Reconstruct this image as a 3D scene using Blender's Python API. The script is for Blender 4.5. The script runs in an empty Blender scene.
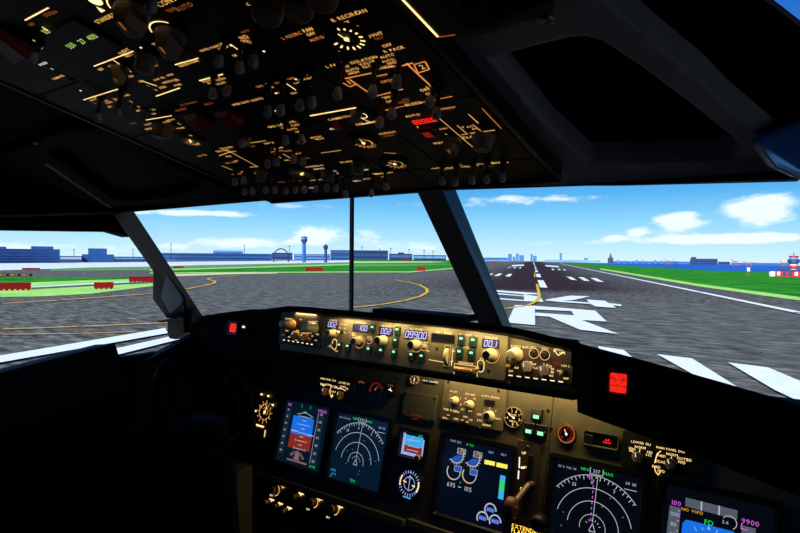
import bpy, math, random
from mathutils import Matrix, Vector
random.seed(7)
S = bpy.context.scene
COL = S.collection
PI = math.pi
# ------------------------------------------------------------------ camera
F = 560.0
TH, PT, RL = math.radians(35), math.atan(7.5 / 560), .007
CAM = Vector((.57, 0, 4.2))
fw = Vector((-math.sin(TH) * math.cos(PT), math.cos(TH) * math.cos(PT), -math.sin(PT)))
r0 = Vector((math.cos(TH), math.sin(TH), 0))
u0 = r0.cross(fw)
rt = r0 * math.cos(RL) + u0 * math.sin(RL)
up = rt.cross(fw)
cd = bpy.data.cameras.new('camera')
cam = bpy.data.objects.new('camera', cd)
COL.objects.link(cam)
cam.matrix_world = Matrix(((rt.x, up.x, -fw.x, CAM.x), (rt.y, up.y, -fw.y, CAM.y), (rt.z, up.z, -fw.z, CAM.z), (0, 0, 0, 1)))
cd.sensor_width = 36
cd.lens = F / 800 * 36
cd.clip_start = .01
cd.clip_end = 8000
S.camera = cam


def ray(x, y):
    return fw * F + rt * (x - 400) - up * (y - 266.5)


def at(x, y, Y):                      # point of a sight line on the plane Y = const
    d = ray(x, y)
    return CAM + d * (Y / d.y)


def atx(x, y, X):
    d = ray(x, y)
    return CAM + d * ((X - CAM.x) / d.x)


def gp(x, y, z=0.0):                  # ground point
    d = ray(x, y)
    return CAM + d * ((z - CAM.z) / d.z)


def far(x, y, D):                     # point at horizontal distance D
    d = ray(x, y)
    return CAM + d * (D / math.hypot(d.x, d.y))


class Plane:
    def __init__(s, o, v):
        s.o = o
        s.u = Vector((1, 0, 0))
        s.v = v
        s.n = s.u.cross(v)

    def px(s, x, y):
        d = ray(x, y)
        t = (s.o - CAM).dot(s.n) / d.dot(s.n)
        q = CAM + d * t - s.o
        return q.dot(s.u), q.dot(s.v)

    def pt(s, u, v, h=0):
        return s.o + s.u * u + s.v * v + s.n * h


def tilt(a):
    a = math.radians(a)
    return Vector((0, math.sin(a), math.cos(a)))


MAIN = Plane(at(478, 482, 1.08), tilt(15))
MCP = Plane(at(417, 345, .87), tilt(8))
OA = math.radians(14)
OVH = Plane(at(375, 197, .70), Vector((0, -math.cos(OA), math.sin(OA))))


# ------------------------------------------------------------------ materials
def lin(c):
    return tuple(((x / 255) / 12.92 if x <= 10 else ((x / 255 + .055) / 1.055) ** 2.4) for x in c)


MATS = {}


def M(name, col=(128, 128, 128), rough=.5, metal=0.0, emit=0.0, var=.12, scale=40, spec=.5, bump=0.0, ecol=None, sample='NONE'):
    if name in MATS:
        return MATS[name]
    m = bpy.data.materials.new(name)
    m.use_nodes = True
    nt = m.node_tree
    b = nt.nodes['Principled BSDF']
    c = lin(col)
    tc = nt.nodes.new('ShaderNodeTexCoord')
    no = nt.nodes.new('ShaderNodeTexNoise')
    no.inputs['Scale'].default_value = scale
    no.inputs['Detail'].default_value = 3
    nt.links.new(tc.outputs['Object'], no.inputs['Vector'])
    cr = nt.nodes.new('ShaderNodeValToRGB')
    cr.color_ramp.elements[0].position = .3
    cr.color_ramp.elements[1].position = .7
    cr.color_ramp.elements[0].color = (*[x * (1 - var) for x in c], 1)
    cr.color_ramp.elements[1].color = (*[min(1, x * (1 + var)) for x in c], 1)
    nt.links.new(no.outputs['Fac'], cr.inputs['Fac'])
    if emit:
        e = lin(ecol or col)
        b.inputs['Base Color'].default_value = (*[x * .12 for x in c], 1)
        cr.color_ramp.elements[0].color = (*[x * (1 - var) for x in e], 1)
        cr.color_ramp.elements[1].color = (*[x * (1 + var) for x in e], 1)
        nt.links.new(cr.outputs['Color'], b.inputs['Emission Color'])
        b.inputs['Emission Strength'].default_value = emit
        m.cycles.emission_sampling = sample
    else:
        nt.links.new(cr.outputs['Color'], b.inputs['Base Color'])
    b.inputs['Roughness'].default_value = rough
    b.inputs['Metallic'].default_value = metal
    b.inputs['Specular IOR Level'].default_value = spec
    if bump:
        bn = nt.nodes.new('ShaderNodeBump')
        bn.inputs['Strength'].default_value = bump
        bn.inputs['Distance'].default_value = .001
        n2 = nt.nodes.new('ShaderNodeTexNoise')
        n2.inputs['Scale'].default_value = 600
        nt.links.new(tc.outputs['Object'], n2.inputs['Vector'])
        nt.links.new(n2.outputs['Fac'], bn.inputs['Height'])
        nt.links.new(bn.outputs['Normal'], b.inputs['Normal'])
    MATS[name] = m
    return m


KHAKI = M('khaki_panel_paint', (92, 84, 64), .55, bump=.15, spec=.3)
KHAKI2 = M('khaki_unit_paint', (104, 95, 74), .5, bump=.15, spec=.3)
OVP = M('brown_overhead_paint', (62, 50, 40), .5, bump=.2, spec=.35)
OVB = M('dark_overhead_paint', (26, 24, 24), .5, bump=.2, spec=.35)
BLACK = M('black_plastic', (14, 14, 15), .45, spec=.35)
MATTE = M('matte_black_leather', (9, 9, 10), .85, bump=.3, spec=.08)
LINING = M('charcoal_lining', (186, 189, 206), .42, bump=.25, spec=.5)
RECESS = M('black_recess_lining', (9, 9, 10), .7, spec=.1)
NAVY = M('dark_window_frame', (19, 22, 28), .4, spec=.45)
SILL = M('dark_sill_leather', (16, 18, 23), .75, bump=.2, spec=.15)
POSTM = M('black_post_paint', (9, 11, 16), .5, spec=.25)
PLATE = M('grey_plate', (165, 174, 188), .4)
YOKE = M('yoke_black', (7, 7, 7), .7, spec=.08)
KNOBO = M('brown_grey_knob', (150, 120, 92), .45)
KNOBT = M('tan_knob', (200, 150, 84), .4)
KNOBC = M('cream_knob', (205, 190, 150), .35)
KNOBG = M('grey_knob', (150, 138, 126), .4)
KNOBD = M('dark_grey_knob', (48, 44, 42), .4)
METAL = M('brushed_metal', (150, 150, 155), .3, metal=.9)
BULB = M('grey_lever_tip', (205, 208, 222), .3)
SCREW = M('screw_steel', (70, 66, 60), .35, metal=.8)
BRONZE = M('bronze_bar', (150, 112, 62), .35, metal=.3)
REDG = M('red_guard', (225, 16, 14), .35)
GLASSB = M('black_gauge_glass', (7, 7, 8), .4, spec=.2)
AMBER = M('amber_legend', (255, 186, 96), emit=1.1, var=.25, scale=60)
ORANGE = M('orange_lettering', (250, 152, 74), emit=.8, var=.25, scale=60)
CREAM = M('cream_legend', (255, 214, 140), emit=1.6, var=.2, scale=60)
WARMW = M('white_lettering', (255, 236, 214), emit=1.3, var=.1)
DIMA = M('dim_amber_legend', (200, 110, 50), emit=.55, var=.3, scale=60)
GREENL = M('green_lens_light', (150, 255, 190), emit=1.3, var=.05)
GREENB = M('green_button_body', (9, 34, 27), .4)
DIGIT = M('blue_white_digit', (196, 192, 255), emit=1.3, var=.03)
DIGBG = M('blue_digit_window', (26, 26, 125), emit=.5, var=.1)
DARKBG = M('dark_digit_window', (12, 11, 12), .2)
REDL = M('red_lamp', (250, 40, 24), emit=.95, var=.35, scale=220, sample='FRONT')
REDD = M('red_segment', (255, 40, 30), emit=2.2, var=.05)
REDDIM = M('dim_red_legend', (190, 40, 30), emit=.7, var=.2)
SBLUE = M('display_blue', (22, 110, 225), emit=1.0, var=.04)
SCYAN = M('display_cyan', (60, 170, 235), emit=1.0, var=.04)
SBROWN = M('display_red_brown', (135, 40, 32), emit=1.0, var=.08)
SWHITE = M('display_white', (205, 214, 226), emit=.7, var=.03)
SGREY = M('display_grey', (92, 98, 112), emit=.8, var=.03)
SGREEN = M('display_green', (40, 220, 90), emit=1.0, var=.03)
SMAG = M('display_magenta', (225, 90, 225), emit=1.0, var=.03)
SPINK = M('display_pink', (165, 128, 130), emit=.6, var=.1)
SYEL = M('display_yellow', (255, 244, 90), emit=1.0, var=.03)
SAMB = M('display_amber', (235, 165, 70), emit=1.0, var=.03)
SLAV = M('display_lavender', (160, 170, 225), emit=1.0, var=.05)
BG_PFD = M('pfd_background', (6, 24, 38), emit=.9, var=.05, rough=.2)
BG_ND = M('nd_background', (7, 25, 45), emit=.9, var=.05, rough=.2)
BG_EIC = M('engine_display_background', (4, 8, 22), emit=1, var=.05, rough=.2)
BG_DK = M('dark_display_background', (5, 9, 16), emit=1, var=.05, rough=.2)

# ------------------------------------------------------------------ glyphs
GL = {}


def make_glyphs():
    cu = bpy.data.curves.new('glyph', 'FONT')
    cu.resolution_u = 2
    cu.fill_mode = 'FRONT'
    o = bpy.data.objects.new('glyph', cu)
    COL.objects.link(o)
    for ch in 'ABCDEFGHIJKLMNOPQRSTUVWXYZ0123456789/-.<>+:':
        cu.body = ch
        bpy.context.view_layer.update()
        dg = bpy.context.evaluated_depsgraph_get()
        me = bpy.data.meshes.new_from_object(o.evaluated_get(dg))
        vs = [(v.co.x, v.co.y) for v in me.vertices]
        fs = [tuple(p.vertices) for p in me.polygons]
        x0 = min(v[0] for v in vs)
        x1 = max(v[0] for v in vs)
        GL[ch] = ([(x - x0, y) for x, y in vs], fs, x1 - x0)
        bpy.data.meshes.remove(me)
    bpy.data.objects.remove(o)
    bpy.data.curves.remove(cu)


make_glyphs()
SEG = {'0': 'abcdef', '1': 'bc', '2': 'abged', '3': 'abgcd', '4': 'fgbc', '5': 'afgcd', '6': 'afgedc', '7': 'abc', '8': 'abcdefg', '9': 'abcdfg'}


# ------------------------------------------------------------------ mesh builder
class MB:
    def __init__(s):
        s.v, s.f, s.smooth = [], [], []

    def add(s, vs, fs, smooth=False):
        b = len(s.v)
        s.v += [tuple(x) for x in vs]
        s.f += [tuple(i + b for i in f) for f in fs]
        s.smooth += [smooth] * len(fs)
        return s

    def poly(s, pts, h):
        return s.add([(p[0], p[1], h) for p in pts], [tuple(range(len(pts)))])

    def rect(s, a, b, c, d, h):
        return s.poly([(a, b), (c, b), (c, d), (a, d)], h)

    def rr(s, u0, v0, u1, v1, r, n=4):
        r = max(1e-6, min(r, (u1 - u0) / 2 - 1e-6, (v1 - v0) / 2 - 1e-6))
        out = []
        for cx, cy, a in ((u1 - r, v1 - r, 0), (u0 + r, v1 - r, 90), (u0 + r, v0 + r, 180), (u1 - r, v0 + r, 270)):
            for k in range(n + 1):
                t = math.radians(a + 90 * k / n)
                out.append((cx + r * math.cos(t), cy + r * math.sin(t)))
        return out

    def plate(s, u0, v0, u1, v1, h0, h1, r=.002, bev=.001, n=3):      # rounded plate with a chamfered rim
        a = s.rr(u0, v0, u1, v1, r, n)
        k = len(a)
        cx, cy = (u0 + u1) / 2, (v0 + v1) / 2
        W, H = (u1 - u0) / 2, (v1 - v0) / 2
        b = [(cx + (x - cx) * (W - bev) / W, cy + (y - cy) * (H - bev) / H) for x, y in a]
        vs = [(x, y, h0) for x, y in a] + [(x, y, h1 - bev) for x, y in a] + [(x, y, h1) for x, y in b]
        fs = []
        for L in (0, 1):
            for i in range(k):
                j = (i + 1) % k
                fs.append((L * k + i, L * k + j, (L + 1) * k + j, (L + 1) * k + i))
        fs.append(tuple(range(2 * k, 3 * k)))
        fs.append(tuple(reversed(range(k))))
        return s.add(vs, fs)

    def frame(s, u0, v0, u1, v1, w, h0, h1, hin, r=.004):             # bezel: rounded outside, sloped inside
        o = s.rr(u0, v0, u1, v1, r, 3)
        i1 = s.rr(u0 + w * .7, v0 + w * .7, u1 - w * .7, v1 - w * .7, r * .6, 3)
        i2 = s.rr(u0 + w, v0 + w, u1 - w, v1 - w, r * .5, 3)
        k = len(o)
        rings = [[(x, y, h0) for x, y in o], [(x, y, h1) for x, y in o], [(x, y, h1) for x, y in i1], [(x, y, hin) for x, y in i2]]
        vs = sum(rings, [])
        fs = [(L * k + i, L * k + (i + 1) % k, (L + 1) * k + (i + 1) % k, (L + 1) * k + i) for L in range(3) for i in range(k)]
        return s.add(vs, fs)

    def lathe(s, cx, cy, prof, n=20, sq=(1, 1), rot=0):               # prof: (r, h) pairs
        vs, fs = [], []
        for r, h in prof:
            for i in range(n):
                a = 2 * PI * i / n + rot
                vs.append((cx + r * sq[0] * math.cos(a), cy + r * sq[1] * math.sin(a), h))
        for L in range(len(prof) - 1):
            for i in range(n):
                j = (i + 1) % n
                fs.append((L * n + i, L * n + j, (L + 1) * n + j, (L + 1) * n + i))
        b = (len(prof) - 1) * n
        if prof[-1][0] > 1e-5:
            fs.append(tuple(range(b, b + n)))
        s.add(vs, fs[:-1] if prof[-1][0] > 1e-5 else fs, True)
        if prof[-1][0] > 1e-5:
            s.add(vs[b:b + n], [tuple(range(n))])
        return s

    def arc(s, cx, cy, r, w, h, a0=0, a1=360, n=28):
        vs, fs = [], []
        for i in range(n + 1):
            a = math.radians(a0 + (a1 - a0) * i / n)
            for q in (r - w / 2, r + w / 2):
                vs.append((cx + q * math.cos(a), cy + q * math.sin(a), h))
        fs = [(2 * i, 2 * i + 1, 2 * i + 3, 2 * i + 2) for i in range(n)]
        return s.add(vs, fs)

    def line(s, pts, w, h):
        for a, b in zip(pts, pts[1:]):
            dx, dy = b[0] - a[0], b[1] - a[1]
            L = math.hypot(dx, dy) or 1e-9
            nx, ny = -dy / L * w / 2, dx / L * w / 2
            s.poly([(a[0] + nx, a[1] + ny), (a[0] - nx, a[1] - ny), (b[0] - nx, b[1] - ny), (b[0] + nx, b[1] + ny)], h)
        return s

    def text(s, t, u, v, size, h, al='c', bold=0):
        sp = .14
        W = sum((GL[c][2] if c in GL else .3) + sp for c in t) - sp
        k = size / .69
        x = u - (W * k / 2 if al == 'c' else W * k if al == 'r' else 0)
        for c in t:
            if c not in GL:
                x += (.3 + sp) * k
                continue
            vs, fs, w = GL[c]
            s.add([(x + a * k, v - size / 2 + b * k, h) for a, b in vs], fs)
            x += (w + sp) * k
        return s

    def digits(s, t, u, v, size, h):                                   # seven-segment numerals
        w, g = size * .56, size * .86
        x = u - g * (len(t) - 1) / 2
        sk = size * .08
        for c in t:
            for q in SEG.get(c, ''):
                X0, X1, Y0, Y1 = -w / 2, w / 2, -size / 2, size / 2
                e = {'a': ((X0, Y1), (X1, Y1)), 'd': ((X0, Y0), (X1, Y0)), 'g': ((X0, 0), (X1, 0)), 'b': ((X1, 0), (X1, Y1)), 'c': ((X1, Y0), (X1, 0)), 'f': ((X0, 0), (X0, Y1)), 'e': ((X0, Y0), (X0, 0))}[q]
                s.line([(x + p[0] + sk * p[1] / size * 2, v + p[1]) for p in e], size * .125, h)
            x += g
        return s

    def tube(s, p0, p1, ra, rb=None, n=10, caps=True):
        p0, p1 = Vector(p0), Vector(p1)
        rb = ra if rb is None else rb
        d = (p1 - p0).normalized()
        a = d.orthogonal().normalized()
        b = d.cross(a)
        vs = [p + a * (r * math.cos(2 * PI * i / n)) + b * (r * math.sin(2 * PI * i / n)) for p, r in ((p0, ra), (p1, rb)) for i in range(n)]
        s.add(vs, [(i, (i + 1) % n, n + (i + 1) % n, n + i) for i in range(n)], True)
        if caps:
            s.add(vs[:n], [tuple(reversed(range(n)))])
            s.add(vs[n:], [tuple(range(n))])
        return s

    def ball(s, c, r, n=10, m=6, sc=(1, 1, 1)):
        vs, fs = [], []
        for j in range(m + 1):
            t = PI * j / m
            for i in range(n):
                a = 2 * PI * i / n
                vs.append((c[0] + sc[0] * r * math.sin(t) * math.cos(a), c[1] + sc[1] * r * math.sin(t) * math.sin(a), c[2] + sc[2] * r * math.cos(t)))
        for j in range(m):
            for i in range(n):
                k = (i + 1) % n
                fs.append((j * n + i, (j + 1) * n + i, (j + 1) * n + k, j * n + k))
        return s.add(vs, fs, True)

    def box(s, x0, y0, z0, x1, y1, z1):
        vs = [(x0, y0, z0), (x1, y0, z0), (x1, y1, z0), (x0, y1, z0), (x0, y0, z1), (x1, y0, z1), (x1, y1, z1), (x0, y1, z1)]
        return s.add(vs, [(3, 2, 1, 0), (4, 5, 6, 7), (0, 1, 5, 4), (1, 2, 6, 5), (2, 3, 7, 6), (3, 0, 4, 7)])

    def prism(s, a, b):                                                # two matching outlines, any 3-D points
        k = len(a)
        fs = [(i, (i + 1) % k, k + (i + 1) % k, k + i) for i in range(k)]
        return s.add(list(a) + list(b), fs + [tuple(reversed(range(k))), tuple(range(k, 2 * k))])

    def build(s, name, mat, parent=None, bevel=0, auto=True):
        me = bpy.data.meshes.new(name)
        me.from_pydata(s.v, [], s.f)
        me.materials.append(mat)
        for p, q in zip(me.polygons, s.smooth):
            p.use_smooth = q
        me.update()
        o = bpy.data.objects.new(name, me)
        COL.objects.link(o)
        if parent is not None:
            o.parent = parent
        if bevel:
            m = o.modifiers.new('bevel', 'BEVEL')
            m.width = bevel
            m.segments = 2
            m.limit_method = 'ANGLE'
        return o


def fixn(o):
    import bmesh
    bm = bmesh.new()
    bm.from_mesh(o.data)
    bmesh.ops.recalc_face_normals(bm, faces=bm.faces)
    bm.to_mesh(o.data)
    bm.free()
    return o


def tag(o, label, cat, group=None):
    o['label'] = label
    o['category'] = cat
    if group:
        o['group'] = group
    return o


def struct(o, label=None):
    o['kind'] = 'structure'
    if label:
        o['label'] = label
    return o


def thing(name, label, cat, loc, group=None, pl=None):
    o = bpy.data.objects.new(name, None)
    o.empty_display_size = .02
    COL.objects.link(o)
    if pl:
        p = loc
        o.matrix_world = Matrix(((pl.u.x, pl.v.x, pl.n.x, p.x), (pl.u.y, pl.v.y, pl.n.y, p.y), (pl.u.z, pl.v.z, pl.n.z, p.z), (0, 0, 0, 1)))
    else:
        o.location = loc
    return tag(o, label, cat, group)


class Unit:
    """A unit mounted on a panel plane; its local x, y, z are along, up and out of the plane."""

    def __init__(s, pl, u, v, name, label, cat, group=None, h=0):
        s.pl, s.u, s.v, s.h = pl, u, v, h
        s.t = thing(name, label, cat, pl.pt(u, v, h), group, pl)

    def P(s, x, y):
        a, b = s.pl.px(x, y)
        return a - s.u, b - s.v


# ------------------------------------------------------------------ panel fittings (parts of a unit)
def knob(U, u, v, r, h, mat=KNOBC, ring=None, h0=0, name='knob', base=1.15):
    k = MB().lathe(u, v, [(r * base, h0), (r * base, h0 + h * .18), (r * .95, h0 + h * .24), (r * .9, h0 + h * .9), (r * .8, h0 + h), (r * .55, h0 + h), (r * .5, h0 + h * .96)], 20).build(name, mat, U.t)
    MB().lathe(u, v, [(r * .68, h0 + h * .9), (r * .66, h0 + h * 1.03)], 16).build('knob_cap', mat if mat in (KNOBG, KNOBO) else BLACK, k)
    if ring:
        MB().arc(u, v, r * base * 1.22, r * .09, h0 + .0006).build('knob_ring', ring, k)
    return k


def selector(U, u, v, r, h, mat=KNOBG, h0=0, ang=90, ptr=WARMW):
    """skirted selector: a disc with a tapered grip bar and a pointer line"""
    k = MB().lathe(u, v, [(r, h0), (r, h0 + h * .25), (r * .9, h0 + h * .32)], 22)
    a = math.radians(ang)
    ca, sa = math.cos(a), math.sin(a)

    def q(x, y, z):
        return (u + x * ca - y * sa, v + x * sa + y * ca, z)
    k.prism([q(-r * .95, -r * .6, h0 + h * .3), q(r * 1.0, -r * .5, h0 + h * .3), q(r * 1.0, r * .5, h0 + h * .3), q(-r * .95, r * .6, h0 + h * .3)],
            [q(-r * .8, -r * .45, h0 + h), q(r * .9, -r * .36, h0 + h), q(r * .9, r * .36, h0 + h), q(-r * .8, r * .45, h0 + h)])
    o = k.build('selector_knob', mat, U.t, bevel=r * .08)
    MB().line([q(r * .1, 0, 0)[:2], q(r * .85, 0, 0)[:2]], r * .12, h0 + h + .0004).build('pointer_line', ptr, o)
    return o


def toggle(U, u, v, L, h0=0, lean=-.35, r=.0032, tip=BULB):
    """a toggle switch: hexagon nut, tapered bat lever with a round tip"""
    k = MB().lathe(u, v, [(r * 1.5, h0), (r * 1.5, h0 + .003), (r * 1.1, h0 + .0045)], 6).build('toggle_switch', SCREW, U.t)
    p0 = Vector((u, v, h0 + .003))
    p1 = p0 + Vector((0, lean * L, L))
    MB().tube(p0, p1, r * .6, r * .85, 10).build('lever', KNOBD, k)
    e = (p1 - p0).normalized() * r * 1.3
    m = MB().tube(p1 - e * 1.6, p1, r * .95, r * 1.45, 12)
    m.ball(p1, r * 1.45, 12, 8, (1, 1, 1.0)).build('lever_tip', tip, k)
    return k


def guard(U, u, v, w, l, h, mat=REDG, h0=0):
    """a hinged guard cover over a switch"""
    k = MB().plate(u - w * .7, v - l * .6, u + w * .7, v + l * .6, h0, h0 + .002, .001, .0006).build('guarded_switch', BLACK, U.t)
    c = MB().prism([(u - w / 2, v - l / 2, h0 + .002), (u + w / 2, v - l / 2, h0 + .002), (u + w / 2, v + l / 2, h0 + .002), (u - w / 2, v + l / 2, h0 + .002)],
                   [(u - w * .42, v - l * .35, h0 + h), (u + w * .42, v - l * .35, h0 + h), (u + w * .38, v + l * .3, h0 + h * .6), (u - w * .38, v + l * .3, h0 + h * .6)])
    c.build('guard_cover', mat, k, bevel=.0012)
    return k


def button(U, u, v, w, l, mat=GREENB, light=GREENL, h0=0, h=.004, lt=None, name='button'):
    k = MB().plate(u - w / 2, v - l / 2, u + w / 2, v + l / 2, h0, h0 + h, w * .08, w * .07).build(name, mat, U.t)
    if light:
        m = MB()
        if lt:
            m.text(lt, u, v + l * .16, l * .34, h0 + h + .0003)
        else:
            m.rect(u - w * (.24 if light is GREENL else .38), v + l * .08, u + w * (.24 if light is GREENL else .38), v + l * .3, h0 + h + .0003)
        m.build('button_light', light, k)
    return k


def screws(U, pts, h0, r=.0028):
    for u, v in pts:
        o = MB().lathe(u, v, [(r, h0), (r, h0 + .0006), (r * .75, h0 + .0013)], 12).build('screw', SCREW, U.t)
        MB().line([(u - r * .6, v - r * .2), (u + r * .6, v + r * .2)], r * .22, h0 + .00135).build('screw_slot', BLACK, o)


def gauge(U, u, v, r, h0, face=GLASSB, mark=CREAM, ring=KHAKI2, n=10, a0=-40, a1=220, nums=None, needle=70, name='gauge', hub=None):
    g = MB().lathe(u, v, [(r * 1.1, h0), (r * 1.1, h0 + .003), (r * 1.03, h0 + .0045), (r * .97, h0 + .0045), (r * .95, h0 + .002)], 28).build(name, ring, U.t)
    MB().lathe(u, v, [(r * .96, h0 + .0018), (r * .95, h0 + .0021)], 28).build('dial_face', face, g)
    m = MB()
    z = h0 + .0026
    for i in range(n):
        a = math.radians(a0 + (a1 - a0) * i / (n - 1))
        if nums:
            m.text(nums[i % len(nums)], u + r * .66 * math.cos(a), v + r * .66 * math.sin(a), r * .24, z)
            m.line([(u + r * .84 * math.cos(a), v + r * .84 * math.sin(a)), (u + r * .94 * math.cos(a), v + r * .94 * math.sin(a))], r * .06, z)
        else:
            m.line([(u + r * .66 * math.cos(a), v + r * .66 * math.sin(a)), (u + r * .9 * math.cos(a), v + r * .9 * math.sin(a))], r * .1, z)
    m.build('dial_marking', mark, g)
    a = math.radians(needle)
    nd = MB().line([(u - r * .2 * math.cos(a), v - r * .2 * math.sin(a)), (u + r * .62 * math.cos(a), v + r * .5 * math.sin(a))], r * .07, z + .0006)
    nd.lathe(u, v, [(r * .13, z), (r * .12, z + .001)], 12)
    nd.build('needle', hub or WARMW, g)
    return g

# ================================================================== WORLD
def build_world():
    w = bpy.data.worlds.new('world')
    S.world = w
    w.use_nodes = True
    nt = w.node_tree
    nt.nodes.clear()
    N, Lk = nt.nodes.new, nt.links.new

    def math_(op, a, b=None, c=None):
        n = N('ShaderNodeMath')
        n.operation = op
        for i, x in enumerate((a, b, c)):
            if x is None:
                continue
            if isinstance(x, (int, float)):
                n.inputs[i].default_value = x
            else:
                Lk(x, n.inputs[i])
        return n.outputs[0]
    tc = N('ShaderNodeTexCoord')
    sp = N('ShaderNodeSeparateXYZ')
    Lk(tc.outputs['Generated'], sp.inputs[0])
    X, Y, Z = sp.outputs
    el = math_('ARCSINE', Z)
    az = math_('ARCTAN2', X, Y)
    ramp = N('ShaderNodeValToRGB')
    Lk(math_('MULTIPLY_ADD', el, 1 / .6, .1), ramp.inputs[0])          # -0.06 .. 0.54 rad
    e = ramp.color_ramp.elements
    e[0].position, e[0].color = 0.0, (*lin((190, 222, 240)), 1)
    e[1].position, e[1].color = 1.0, (*lin((24, 84, 175)), 1)
    for p, c in ((.1, (206, 234, 247)), (.15, (178, 223, 245)), (.21, (136, 204, 241)), (.29, (84, 170, 230)), (.45, (46, 122, 205))):
        q = e.new(p)
        q.color = (*lin(c), 1)
    noise = N('ShaderNodeTexNoise')
    mp = N('ShaderNodeMapping')
    mp.inputs['Scale'].default_value = (1, 1, 3.2)
    Lk(tc.outputs['Generated'], mp.inputs[0])
    Lk(mp.outputs[0], noise.inputs['Vector'])
    noise.inputs['Scale'].default_value = 17
    noise.inputs['Detail'].default_value = 7
    noise.inputs['Roughness'].default_value = .62
    tot = None
    #         x    y   rx  ry  strength
    blobs = [(757, 211, 27, 11, 1.0), (678, 223, 19, 8, 1.0), (700, 240, 60, 4, .75), (762, 237, 34, 3.5, .75), (637, 231, 9, 3, .7),
             (612, 238, 9, 2.5, .45), (315, 235, 20, 7, 1.0), (240, 243, 34, 5, .8), (165, 247, 26, 4, .5), (20, 247, 34, 5, .45),
             (95, 249, 26, 5, .45), (535, 199, 60, 3.5, .55), (185, 213, 60, 2.6, .75), (372, 236, 16, 7, .5), (420, 247, 50, 5, .4), (450, 205, 60, 3, .35),
             (790, 196, 40, 4, .35), (290, 206, 40, 3, .4), (545, 243, 40, 4, .3)]
    for x, y, rx, ry, k in blobs:
        d = ray(x, y).normalized()
        a0, e0 = math.atan2(d.x, d.y), math.asin(d.z)
        sx = rx * 1.35 / F * math.cos(math.atan((x - 400) / F)) ** 2
        sy = ry * 1.35 / F * math.cos(math.atan((x - 400) / F))
        A = math_('POWER', math_('MULTIPLY', math_('SUBTRACT', az, a0), 1 / sx), 2)
        B = math_('POWER', math_('MULTIPLY', math_('SUBTRACT', el, e0), 1 / sy), 2)
        g = math_('MULTIPLY', math_('EXPONENT', math_('MULTIPLY', math_('ADD', A, B), -1)), k)
        tot = g if tot is None else math_('ADD', tot, g)
    m = math_('ADD', tot, math_('MULTIPLY', math_('SUBTRACT', noise.outputs['Fac'], .5), 1.5))
    mr = N('ShaderNodeMapRange')
    mr.interpolation_type = 'SMOOTHSTEP'
    mr.inputs['From Min'].default_value = .24
    mr.inputs['From Max'].default_value = .72
    Lk(math_('MULTIPLY', m, math_('MINIMUM', math_('MULTIPLY', tot, 4), 1)), mr.inputs['Value'])
    mix = N('ShaderNodeMix')
    mix.data_type = 'RGBA'
    Lk(math_('MULTIPLY', mr.outputs[0], .92), mix.inputs[0])
    Lk(ramp.outputs[0], mix.inputs[6])
    mix.inputs[7].default_value = (.86, .95, .97, 1)
    bg = N('ShaderNodeBackground')
    Lk(mix.outputs[2], bg.inputs['Color'])
    bg.inputs['Strength'].default_value = 1.15
    out = N('ShaderNodeOutputWorld')
    Lk(bg.outputs[0], out.inputs[0])


build_world()
sun = bpy.data.lights.new('sun', 'SUN')
sun.energy = 5.4
sun.angle = math.radians(1)
sun.color = (1, .96, .86)
so = bpy.data.objects.new('sun', sun)
COL.objects.link(so)
so.rotation_euler = Vector((0, .8, -.6)).to_track_quat('-Z', 'Y').to_euler()


# ================================================================== AIRFIELD
def ground_mat(name, c1, c2, scale, stretch=(1, 1, 1), rough=.95, c3=None):
    m = bpy.data.materials.new(name)
    m.use_nodes = True
    nt = m.node_tree
    b = nt.nodes['Principled BSDF']
    b.inputs['Roughness'].default_value = rough
    b.inputs['Specular IOR Level'].default_value = .1
    tc = nt.nodes.new('ShaderNodeTexCoord')
    mp = nt.nodes.new('ShaderNodeMapping')
    mp.inputs['Scale'].default_value = stretch
    mp.inputs['Rotation'].default_value = (0, 0, .6)
    nt.links.new(tc.outputs['Object'], mp.inputs[0])
    no = nt.nodes.new('ShaderNodeTexNoise')
    no.inputs['Scale'].default_value = scale
    no.inputs['Detail'].default_value = 8
    no.inputs['Roughness'].default_value = .72
    nt.links.new(mp.outputs[0], no.inputs['Vector'])
    cr = nt.nodes.new('ShaderNodeValToRGB')
    cr.color_ramp.elements[0].position = .36
    cr.color_ramp.elements[1].position = .64
    cr.color_ramp.elements[0].color = (*lin(c1), 1)
    cr.color_ramp.elements[1].color = (*lin(c2), 1)
    if c3:
        q = cr.color_ramp.elements.new(.5)
        q.color = (*lin(c3), 1)
    nt.links.new(no.outputs['Fac'], cr.inputs['Fac'])
    nt.links.new(cr.outputs['Color'], b.inputs['Base Color'])
    return m


ASPH = ground_mat('grey_asphalt', (52, 54, 50), (136, 138, 128), .6, (1, 3, 1), c3=(90, 92, 86))
GRASS = ground_mat('bright_grass', (6, 104, 6), (58, 160, 20), .12, (1, 1, 1))
GRASS2 = ground_mat('grey_green_grass', (88, 140, 78), (120, 165, 100), .2)
LIME = ground_mat('lime_grass_verge', (140, 215, 90), (190, 235, 130), .2)
MINT = ground_mat('pale_mint_verge', (170, 235, 190), (205, 240, 215), .2)
APRON = ground_mat('white_apron', (205, 222, 240), (232, 240, 248), .05)
SEA = ground_mat('blue_sea', (30, 92, 175), (44, 110, 190), .05, rough=.7)
PAINT = ground_mat('white_line_paint', (222, 238, 240), (240, 246, 246), 1.2)
YELLOW = ground_mat('yellow_line_paint', (214, 178, 40), (232, 198, 70), 1.2)
OCHRE = ground_mat('faded_orange_line_paint', (226, 166, 60), (236, 186, 96), 1.2)
DULLG = ground_mat('pale_line_paint', (215, 200, 170), (235, 224, 200), 1.2)


def yh(x):
    return 259 + .007 * (x - 400)


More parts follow.
